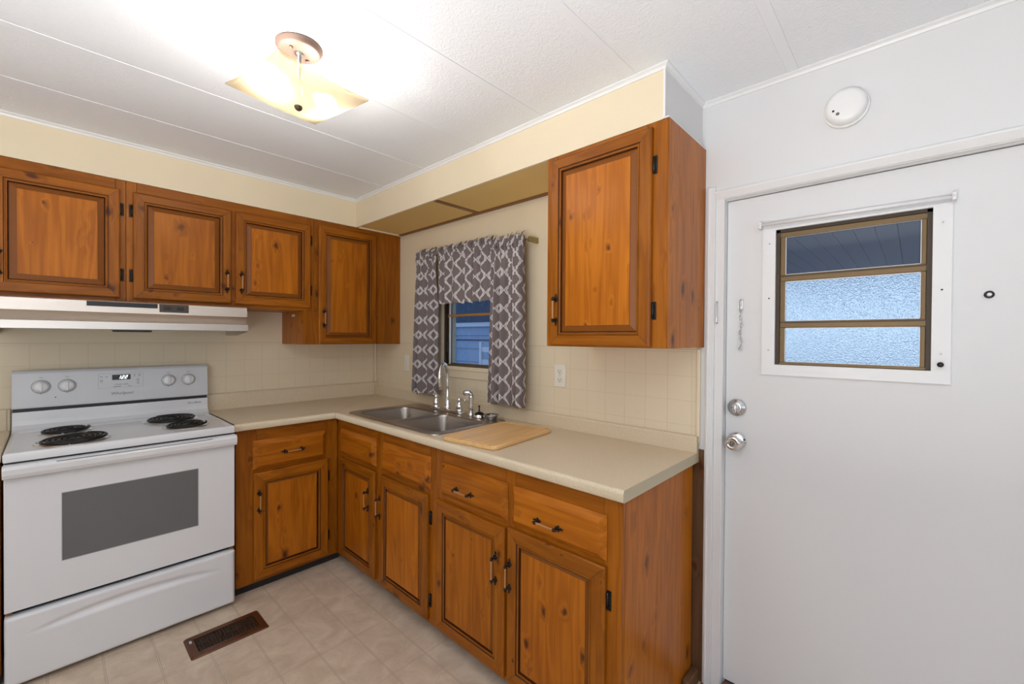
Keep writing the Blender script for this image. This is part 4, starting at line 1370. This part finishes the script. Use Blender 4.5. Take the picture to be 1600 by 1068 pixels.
# control panel outline, keys, display
b = MB()
px0, px1, pz0, pz1 = -1.612, -1.434, 1.092, 1.169
for (a0, a1, c0, c1) in ((px0, px1, pz0, pz0 + 0.0012), (px0, px1, pz1 - 0.0012, pz1), (px0, px0 + 0.0012, pz0, pz1), (px1 - 0.0012, px1, pz0, pz1)):
    b.loops([[(a0, by(c0) - 0.0005, c0), (a1, by(c0) - 0.0005, c0), (a1, by(c1) - 0.0005, c1), (a0, by(c1) - 0.0005, c1)],
             [(a0, by(c0) + 0.001, c0), (a1, by(c0) + 0.001, c0), (a1, by(c1) + 0.001, c1), (a0, by(c1) + 0.001, c1)]], PALEINK, True, True, True, False)
cp = b.build('control_panel', bg)
b = MB()
for (x_, z_, w_) in ((-1.600, 1.152, .011), (-1.580, 1.151, .010), (-1.600, 1.134, .012), (-1.600, 1.126, .009), (-1.470, 1.158, .008), (-1.450, 1.157, .012), (-1.470, 1.151, .006), (-1.449, 1.150, .008),
                     (-1.456, 1.134, .010), (-1.456, 1.126, .013), (-1.456, 1.117, .009), (-1.456, 1.110, .010), (-1.540, 1.0985, .030), (-1.490, 1.099, .012)):
    b = MB(); b.box(x_ - w_ / 2, x_ + w_ / 2, by(z_) - 0.0005, by(z_) + 0.0006, z_ - 0.0012, z_ + 0.0012, GREYINK); b.build('key_mark', bg)
text_mesh('START OFF', 0.0105, onpanel(-1.522, 1.1085, 0.0002), GREYINK, 'key_lettering', bg)
b = MB()
dz0, dz1, dx0, dx1 = 1.134, 1.161, -1.559, -1.486
b.loops([[(dx0, by(dz0) - 0.0015, dz0), (dx1, by(dz0) - 0.0015, dz0), (dx1, by(dz1) - 0.0015, dz1), (dx0, by(dz1) - 0.0015, dz1)],
         [(dx0, by(dz0) + 0.002, dz0), (dx1, by(dz0) + 0.002, dz0), (dx1, by(dz1) + 0.002, dz1), (dx0, by(dz1) + 0.002, dz1)]], BLACK, True, True, True, False)
dsp = b.build('clock_display', bg)
# seven segment digits 1:22, leaning
b = MB()
def seg7(cx, cz, segs, w_=0.0085, h_=0.0165, t_=0.0024):
    lean = 0.28
    def qd(xa, za, xb, zb):
        pts = [(xa, za), (xb, za), (xb, zb), (xa, zb)]
        b.face([(cx + x + z * lean, by(cz) - 0.0024, cz + z) for x, z in pts], DIGIT)
    hh, hw = h_ / 2, w_ / 2
    S_ = {'a': (-hw, hh - t_, hw, hh), 'g': (-hw, -t_ / 2, hw, t_ / 2), 'd': (-hw, -hh, hw, -hh + t_),
          'b': (hw - t_, 0, hw, hh), 'c': (hw - t_, -hh, hw, 0), 'f': (-hw, 0, -hw + t_, hh), 'e': (-hw, -hh, -hw + t_, 0)}
    for s in segs: qd(*S_[s])
seg7(-1.5300, 1.1475, 'bc'); seg7(-1.5165, 1.1475, 'abged'); seg7(-1.5035, 1.1475, 'abged')
for zz in (1.1435, 1.1515):
    b.box(-1.5242 + (zz - 1.1475) * 0.28 - 0.001, -1.5242 + (zz - 1.1475) * 0.28 + 0.001, by(zz) - 0.0026, by(zz) - 0.0016, zz - 0.001, zz + 0.001, DIGIT)
b.build('clock_digits', dsp)['label'] = 'glowing white digits 1:22'
text_mesh('Whirlpool', 0.021, onpanel(-1.521, 1.063, 0.0002), GREYINK, 'front_lettering', bg, shear=0.25)
text_mesh('AccuBake', 0.0165, Matrix.Translation((-1.207, -0.0772, 0.980)) @ Matrix.Rotation(PI / 2, 4, 'X'), GREYINK, 'badge_lettering', bg, shear=0.3)
for i, kx in enumerate((-1.811, -1.723, -1.325, -1.234)):
    kz = 1.118
    nrm = Vector((0, -1, SL)).normalized()
    c_ = Vector((kx, by(kz), kz))
    b = MB()
    b.lathe([(0.033, 0), (0.033, 0.0010), (0.0315, 0.0012), (0.0315, 0.0013)], c_, nrm, PALEINK, 40)
    b.lathe([(0.0300, 0.0013), (0.0300, 0.003), (0.0255, 0.006), (0.0240, 0.018), (0.0215, 0.021), (0.010, 0.022)], c_, nrm, ENAMEL, 40)
    kn_ = b.build('knob', sv)
    b = MB()
    b.box(kx - 0.0045, kx + 0.0045, c_.y - 0.030, c_.y - 0.015, kz - 0.022, kz + 0.022, ENAMEL, 0.003)
    b.build('grip', kn_)
    b = MB()
    b.prism([(kx - 0.008, kz - 0.029), (kx + 0.008, kz - 0.029), (kx, kz - 0.038)], by(kz - 0.033) - 0.0006, by(kz - 0.033) + 0.001, 'y', PALEINK)
    b.build('pointer', kn_)
    text_mesh('OFF', 0.008, onpanel(kx, kz + 0.043, 0.0002), GREYINK, 'knob_lettering', bg)
b = MB(); b.lathe([(0.0028, 0), (0.0022, 0.0015)], (-1.763, by(1.064), 1.064), (0, -1, 0), BLACK, 10); b.build('indicator_lamp', bg)

# burners: chrome drip pan, coil tilted a little
def burner(cx, cy, r, turns, tilt, ang0):
    bb = MB()
    bb.lathe([(r, 0.0), (r - 0.002, 0.003), (r - 0.008, 0.0035), (r - 0.013, 0.001), (r * 0.62, -0.006), (r * 0.2, -0.008)], (cx, cy, 0.9125), (0, 0, 1), CHROME, 40, cap0=False, cap1=True)
    pan = bb.build('drip_pan', sv, fix=False)
    bb = MB()
    path = []
    rc_ = r - 0.013
    n_ = turns * 28
    for i_ in range(n_ + 1):
        a = 2 * PI * turns * i_ / n_ + ang0
        q = 0.022 + (rc_ - 0.022) * i_ / n_
        path.append((cx + q * math.cos(a), cy + q * math.sin(a), 0.9225 + tilt[0] * q * math.cos(a) + tilt[1] * q * math.sin(a)))
    bb.tube(path, 0.0052, COIL, 8)
    for a in (0.4, 0.4 + 2 * PI / 3, 0.4 + 4 * PI / 3):
        p0 = (cx + 0.012 * math.cos(a), cy + 0.012 * math.sin(a), 0.916)
        p1 = (cx + rc_ * math.cos(a), cy + rc_ * math.sin(a), 0.916 + rc_ * (tilt[0] * math.cos(a) + tilt[1] * math.sin(a)))
        bb.tube([p0, p1], 0.0026, CHROMEDULL, 6)
    bb.lathe([(0.016, 0), (0.015, 0.004)], (cx, cy, 0.9185), (0, 0, 1), CHROMEDULL, 16)
    bb.build('coil', pan)


burner(-1.732, -0.212, 0.096, 4, (0.03, 0.0), 0.3)
burner(-1.712, -0.490, 0.121, 5, (0.03, 0.01), 1.1)
burner(-1.336, -0.212, 0.121, 5, (0.02, 0.02), 2.0)
burner(-1.310, -0.455, 0.096, 4, (0.05, 0.02), 0.0)

# oven door
b = MB()
DF = -0.637
wx0, wx1, wz0, wz1 = -1.750, -1.293, 0.454, 0.732
dX0, dX1, dZ0, dZ1 = X0 + 0.002, X1 - 0.002, 0.306, 0.874
for (a0, a1, c0, c1) in ((dX0, wx0, dZ0, dZ1), (wx1, dX1, dZ0, dZ1), (wx0, wx1, dZ0, wz0), (wx0, wx1, wz1, dZ1)):
    b.box(a0, a1, DF, -0.602, c0, c1, ENAMEL)
od = b.build('oven_door', sv)
b = MB(); b.box(wx0, wx1, DF + 0.0005, DF + 0.004, wz0, wz1, OVENGLASS); b.build('oven_window', od)
b = MB()
for (a0, a1, c0, c1) in ((wx0, wx1, wz0, wz0 + .0025), (wx0, wx1, wz1 - .0025, wz1), (wx0, wx0 + .0025, wz0, wz1), (wx1 - .0025, wx1, wz0, wz1)):
    b.box(a0, a1, DF - 0.0006, DF + 0.0006, c0, c1, PALEINK)
b.build('window_edge', od)
# full-width moulded handle
b = MB()
prof = [(DF, 0.872), (-0.652, 0.872), (-0.664, 0.868), (-0.670, 0.858), (-0.669, 0.838), (-0.662, 0.824), (-0.654, 0.821), (-0.648, 0.828), (-0.646, 0.842), (DF, 0.848)]
b.prism(prof, X0 - 0.001, X1 + 0.003, 'x', ENAMEL)
hb = b.build('handle', od)
b = MB(); b.box(X0 + 0.14, X1 - 0.10, -0.6665, -0.6600, 0.8665, 0.8685, GREYINK); b.build('vent_slot', hb)
for xx in (X1 - 0.020, X0 + 0.006):
    b = MB(); b.box(xx, xx + 0.014, -0.632, -0.606, 0.294, 0.304, BROWNTRIM); b.build('door_hinge', sv)
# drawer with a shallow moulded scoop
b = MB()
nx, nz = 72, 40
zz0, zz1 = 0.022, 0.284
grid = []
for i in range(nz + 1):
    z_ = zz0 + (zz1 - zz0) * i / nz
    row = []
    for j in range(nx + 1):
        x_ = X0 + 0.002 + (X1 - X0 - 0.004) * j / nx
        t = (x_ - XC) / 0.325
        dep = 0.0
        if abs(t) < 1:
            zc = 0.205 + 0.024 * (1 - t * t)
            hw = 0.023 * math.sqrt(1 - t * t) + 1e-4
            u_ = (z_ - zc) / hw
            if -1 < u_ < 1:
                dep = 0.013 * (1 - t * t) * (0.5 + 0.5 * math.cos(PI * u_)) ** 0.8
        edge = 0.004 if (i in (0, nz) or j in (0, nx)) else 0.0
        row.append((x_, -0.646 + dep + edge, z_))
    grid.append(row)
b.loops(grid, ENAMEL, closed=False)
b.loops([grid[0], [(p[0], -0.602, p[2]) for p in grid[0]]], ENAMEL, closed=False)
b.loops([grid[-1], [(p[0], -0.602, p[2]) for p in grid[-1]]], ENAMEL, closed=False)
for j in (0, -1):
    col_ = [r_[j] for r_ in grid]
    b.loops([col_, [(p[0], -0.602, p[2]) for p in col_]], ENAMEL, closed=False)
b.build('storage_drawer', sv, weld=True)

# ------------------------------------------------------------------ range hood
hx0_, hx1_ = -1.945, -1.030
rh = thing('range_hood', 'brushed steel range hood under the cabinets above the stove', 'range hood', ((hx0_ + hx1_) / 2, -0.2, 1.395))
b = MB()
prof = [(-0.0045, 1.5290), (-0.426, 1.5290), (-0.432, 1.524), (-0.438, 1.474), (-0.434, 1.471), (-0.416, 1.436), (-0.446, 1.434), (-0.450, 1.430), (-0.450, 1.397), (-0.444, 1.394),
        (-0.440, 1.397), (-0.440, 1.430), (-0.0045, 1.430)]
b.prism(prof, hx0_ + 0.002, hx1_ - 0.002, 'x', HOODSTEEL)
b.prism([(-0.0045, 1.430), (-0.450, 1.430), (-0.450, 1.394), (-0.25, 1.372), (-0.0045, 1.372)], hx1_ - 0.0025, hx1_, 'x', HOODSTEEL)
b.prism([(-0.0045, 1.430), (-0.450, 1.430), (-0.450, 1.394), (-0.25, 1.372), (-0.0045, 1.372)], hx0_, hx0_ + 0.0025, 'x', HOODSTEEL)
b.build('hood_body', rh)
b = MB(); b.box(-1.668, -1.420, -0.4375, -0.430, 1.502, 1.5230, BLACK)
for i in range(3):
    b.box(-1.665, -1.423, -0.4385, -0.437, 1.5045 + 0.006 * i, 1.5065 + 0.006 * i, BLACK)
b.build('vent_grille', rh)
b = MB(); b.box(-1.413, -1.296, -0.4385, -0.430, 1.484, 1.5235, simple('switch_plate_brown', (0.05, 0.035, 0.028), 0.4), 0.0015)
sw = b.build('switch_plate', rh)
for xx in (-1.383, -1.330):
    b = MB(); b.box(xx - 0.014, xx + 0.014, -0.4425, -0.4383, 1.497, 1.512, BLACK, 0.002); b.build('rocker_switch', sw)
b = MB(); b.box(-1.58, -1.44, -0.43, -0.36, 1.385, 1.4295, BLACK, 0.004); b.build('lamp_housing', rh)
b = MB(); b.box(-1.85, -1.12, -0.34, -0.06, 1.40, 1.4295, CHROMEDULL, 0.004); b.build('grease_filter', rh)

# ------------------------------------------------------------------ curtains
def smooth(a, b_, t):
    t = max(0, min(1, (t - a) / (b_ - a))); return t * t * (3 - 2 * t)


def cloth(name, label, cat, top, bot, zt, zb, xbase, pleats, amp, fullness, group, seed, rod_z=None, nu=150, nv=70, curl=0.0, flare=0.0):
    rnd = random.Random(seed)
    ph = [rnd.uniform(0, 6.28) for _ in range(6)]
    wob_ = [rnd.uniform(-1, 1) for _ in range(40)]
    bm = bmesh.new()
    uvl = bm.loops.layers.uv.new('UVMap')
    V = []
    for j in range(nv + 1):
        v = j / nv
        z_ = zt + (zb - zt) * v
        row = []
        for i in range(nu + 1):
            u_ = i / nu
            y_ = (top[0] + (bot[0] - top[0]) * v ** 0.8) * (1 - u_) + (top[1] + (bot[1] - top[1]) * v ** 0.8) * u_
            # header ruffle above the rod: tight, irregular gathers
            hdr = 1 - smooth(0.0, 0.055 / (zt - zb), v - 0.03 / (zt - zb))
            drop = smooth(0.02, 0.35, v)
            k_ = pleats
            a = amp * (0.35 + 0.65 * drop)
            w1 = math.sin(2 * PI * k_ * u_ + ph[0] + 1.4 * math.sin(2 * PI * u_ * 1.7 + ph[1]))
            w2 = math.sin(2 * PI * (k_ * 1.9) * u_ + ph[2])
            w3 = math.sin(2 * PI * (k_ * 4.7) * u_ + ph[3] + 2 * math.sin(9 * u_ + ph[4]))
            x_ = xbase + a * (w1 + 0.35 * w2 * (1 - 0.5 * v)) + hdr * 0.013 * w3 + 0.005 * (1 - v) * w3
            if rod_z is not None:
                near = math.exp(-((z_ - rod_z) / 0.018) ** 2)
                x_ = x_ * (1 - near) + (xbase - 0.004 + 0.004 * w3) * near
            x_ += curl * max(0, (u_ - 0.82) / 0.18) ** 2 * smooth(0.1, 0.4, v)
            x_ -= flare * v
            zz_ = z_ + (hdr * 0.020 * (w3 * 0.6 + w2 * 0.5) if v < 0.05 else 0) + (0.004 * math.sin(2 * PI * k_ * u_ + ph[5]) if v > 0.97 else 0)
            x_ = min(x_, -0.022)
            row.append((bm.verts.new((x_, y_, zz_)), z_ - 0.9))
        V.append(row)
    arc = [0.0]                                   # cloth length along a mid-height row, so that the print lies true in the folds
    mid = V[int(nv * 0.6)]
    for i in range(nu):
        a_, b2 = mid[i][0].co, mid[i + 1][0].co
        arc.append(arc[-1] + math.hypot(b2.x - a_.x, b2.y - a_.y) * fullness)
    for j in range(nv):
        for i in range(nu):
            q = ((V[j][i], i), (V[j + 1][i], i), (V[j + 1][i + 1], i + 1), (V[j][i + 1], i + 1))
            f = bm.faces.new([t[0][0] for t in q]); f.smooth = True
            for lp, t in zip(f.loops, q):
                lp[uvl].uv = (arc[t[1]], t[0][1])
    loc = Vector((xbase, (top[0] + top[1]) / 2, zb))
    bmesh.ops.translate(bm, verts=bm.verts, vec=-loc)
    me = bpy.data.meshes.new(name); bm.to_mesh(me); bm.free()
    me.materials.append(TRELLIS)
    o = bpy.data.objects.new(name, me); COL.objects.link(o)
    o.location = loc
    sm = o.modifiers.new('thickness', 'SOLIDIFY'); sm.thickness = 0.0012; sm.offset = 0
    return tag(o, label, cat, group)


GC = 'grey trellis curtains at the sink window'
ROD_Z = 1.898
cloth('valance', 'gathered grey trellis valance across the top of the sink window', 'valance', (-0.915, -1.407), (-0.915, -1.380), 1.935, 1.578, -0.082, 5.5, 0.013, 1.0, GC, 5, ROD_Z, 220, 60)
cloth('curtain', 'grey trellis curtain panel on the left side of the sink window', 'curtain', (-0.700, -0.912), (-0.635, -0.912), 1.935, 0.995, -0.098, 3.2, 0.017, 1.0, GC, 11, ROD_Z, 110, 110, curl=0.035)
cloth('curtain', 'grey trellis curtain panel on the right side of the sink window', 'curtain', (-1.664, -1.410), (-1.680, -1.376), 1.915, 1.005, -0.098, 3.4, 0.019, 1.0, GC, 23, ROD_Z, 120, 110, curl=0.0)
cr_ = thing('curtain_rod', 'thin curtain rod with dull brass ends above the sink window', 'curtain rod', (-0.07, -1.17, ROD_Z))
b = MB(); b.tube([(-0.0045, -0.672, ROD_Z + 0.008), (-0.060, -0.675, ROD_Z + 0.006), (-0.070, -0.690, ROD_Z + 0.006), (-0.070, -1.660, ROD_Z - 0.012), (-0.062, -1.674, ROD_Z - 0.012), (-0.0045, -1.676, ROD_Z - 0.012)], 0.0055, BRASS, 10)
b.build('rod', cr_)
for y_, z_ in ((-0.672, ROD_Z + 0.008), (-1.676, ROD_Z - 0.012)):
    b = MB(); b.box(-0.074, -0.0045, y_ - 0.007, y_ + 0.007, z_ - 0.014, z_ + 0.014, BRASS, 0.003); b.build('bracket', cr_)

# ------------------------------------------------------------------ outlet and switch
ol = thing('wall_outlet', 'ivory duplex outlet on the tile panelling right of the curtain', 'outlet', (-0.0042, -1.833, 1.178))
b = MB(); b.box(-0.0095, -0.0042, -1.868, -1.798, 1.121, 1.235, IVORY, 0.003); pl_ = b.build('cover_plate', ol)
for zz in (1.200, 1.156):
    b = MB(); b.box(-0.0112, -0.0094, -1.850, -1.816, zz - 0.014, zz + 0.014, IVORY, 0.0015); rc2 = b.build('receptacle', ol)
    b = MB(); b.box(-0.0117, -0.0111, -1.8415, -1.8395, zz - 0.002, zz + 0.008, DARKHOLE); b.box(-0.0117, -0.0111, -1.8275, -1.8255, zz - 0.002, zz + 0.008, DARKHOLE)
    b.lathe([(0.0026, 0), (0.0026, 0.0006)], (-0.0111, -1.833, zz - 0.007), (-1, 0, 0), DARKHOLE, 10); b.build('slots', rc2)
b = MB(); b.lathe([(0.003, 0), (0.002, 0.001)], (-0.0095, -1.833, 1.178), (-1, 0, 0), PALEINK, 10); b.build('screw', ol)
lw_ = thing('light_switch', 'ivory toggle light switch left of the curtain', 'light switch', (-0.0042, -0.450, 1.183))
b = MB(); b.box(-0.0095, -0.0042, -0.485, -0.414, 1.125, 1.241, IVORY, 0.003); b.build('cover_plate', lw_)
b = MB(); b.box(-0.020, -0.0094, -0.454, -0.445, 1.170, 1.192, IVORY, 0.003); b.build('toggle', lw_)

# ------------------------------------------------------------------ floor register
vt = thing('floor_register', 'brown metal floor register in front of the stove', 'floor vent', (-1.227, -0.858, 0.0))
VX0, VX1, VY0, VY1 = -1.377, -1.077, -0.944, -0.768
b = MB()
gx0, gx1, gy0, gy1 = VX0 + 0.032, VX1 - 0.030, VY0 + 0.034, VY1 - 0.034
b.plate(rrect(VX0 + 0.008, VX1 - 0.008, VY0 + 0.008, VY1 - 0.008, 0.006, 3), [[(gx0, gy0), (gx1, gy0), (gx1, gy1), (gx0, gy1)]], 0.0075, REGISTER)
b.loops([[(*p, z_) for p in rrect(VX0 + i_, VX1 - i_, VY0 + i_, VY1 - i_, 0.009, 3)] for i_, z_ in ((0.008, 0.0075), (0.004, 0.006), (0.0, 0.0005))], REGISTER)
b.loops([[(x_, y_, z_) for x_, y_ in ((gx0, gy0), (gx1, gy0), (gx1, gy1), (gx0, gy1))] for z_ in (0.0075, 0.0012)], REGISTER, smooth=False)
b.build('register_frame', vt, fix=False)
b = MB(); b.box(gx0, gx1, gy0, gy1, 0.0004, 0.0011, DARKHOLE); b.build('duct_opening', vt)
for i in range(19):
    xx = gx0 + (gx1 - gx0) * (i + 0.5) / 19
    b = MB(); b.prism([(xx - 0.0014, 0.0016), (xx - 0.0002, 0.0016), (xx + 0.0014, 0.0074), (xx + 0.0002, 0.0074)], gy0, gy1, 'y', REGISTER); b.build('louver', vt)
b = MB(); b.box(gx0, gx1, (gy0 + gy1) / 2 - 0.0012, (gy0 + gy1) / 2 + 0.0012, 0.0012, 0.0045, REGISTER); b.build('crossbar', vt)
b = MB(); b.box(VX0 + 0.014, VX0 + 0.024, VY1 - 0.062, VY1 - 0.040, 0.0075, 0.010, CHROMEDULL, 0.001); b.build('damper_lever', vt)

# ------------------------------------------------------------------ ceiling light
LX, LY = -1.228, -1.692
cl = thing('ceiling_light', 'lit semi-flush ceiling light with a square bent amber glass shade', 'ceiling light', (LX, LY, H))
b = MB(); b.lathe([(0.070, 0.0), (0.070, 0.006), (0.064, 0.010), (0.064, 0.016), (0.057, 0.020), (0.020, 0.022)], (LX, LY, H - 0.0004), (0, 0, -1), ROSEGOLD, 48); can = b.build('canopy', cl)
for a in (0.5, 0.5 + PI):
    b = MB(); b.lathe([(0.0055, 0), (0.0055, 0.005), (0.002, 0.007)], (LX + 0.036 * math.cos(a), LY + 0.036 * math.sin(a), H - 0.021), (0, 0, -1), ROSEGOLD, 12); b.build('cap_nut', can)
SZ = 2.108
b = MB(); b.lathe([(0.016, 0), (0.014, 0.006), (0.010, 0.010), (0.0075, 0.012), (0.0075, H - 0.02 - SZ + 0.0)], (LX, LY, H - 0.020), (0, 0, -1), CHROMEDULL, 16); b.build('stem', cl)
b = MB(); b.lathe([(0.0125, 0), (0.0125, 0.004), (0.009, 0.010), (0.003, 0.014)], (LX - 0.004, LY - 0.004, SZ - 0.0015), (0, 0, -1), BRONZEDARK, 18); b.build('finial', cl)
rot = math.radians(10.5)
b = MB()
n_ = 28
def shade_pt(i, j, off):
    u_, v_ = -1 + 2 * i / n_, -1 + 2 * j / n_
    hs = 0.151
    # edges pulled in slightly between the corners; corners swept up
    x_ = u_ * hs * (1 - 0.035 * (1 - v_ * v_)); y_ = v_ * hs * (1 - 0.035 * (1 - u_ * u_))
    r2 = (u_ * u_ + v_ * v_) / 2
    z_ = SZ + 0.036 * (1 - (1 - u_ * u_) ** 0.9 * (1 - v_ * v_) ** 0.9) + 0.010 * r2 + off
    return (LX + x_ * math.cos(rot) - y_ * math.sin(rot), LY + x_ * math.sin(rot) + y_ * math.cos(rot), z_)
b.loops([[shade_pt(i, j, 0.0) for i in range(n_ + 1)] for j in range(n_ + 1)], SHADE, closed=False)
b.loops([[shade_pt(i, j, 0.004) for i in range(n_ + 1)] for j in range(n_ + 1)], SHADECLEAR, closed=False)
ring = [(i, 0) for i in range(n_)] + [(n_, j) for j in range(n_)] + [(n_ - i, n_) for i in range(n_)] + [(0, n_ - j) for j in range(n_)]
b.loops([[shade_pt(i, j, 0.0) for i, j in ring], [shade_pt(i, j, 0.004) for i, j in ring]], SHADE, smooth=False)
b.build('glass_shade', cl, weld=True)
for sg in (-1, 1):
    px_, py_ = LX + sg * 0.096 * math.cos(rot), LY + sg * 0.096 * math.sin(rot)
    b = MB(); b.tube([(LX + sg * 0.016, LY, H - 0.118), (LX + sg * 0.060 * math.cos(rot), LY + sg * 0.060 * math.sin(rot), H - 0.132)], 0.013, PLASTIC, 14)
    b.tube([(LX + sg * 0.006, LY, H - 0.114), (LX + sg * 0.02, LY, H - 0.119)], 0.006, CHROMEDULL, 8)
    sck = b.build('lamp_socket', cl)
    b = MB(); b.sphere((px_, py_, H - 0.138), 0.030, BULBM, 1.15, 1, 1, 18); b.build('bulb', sck)
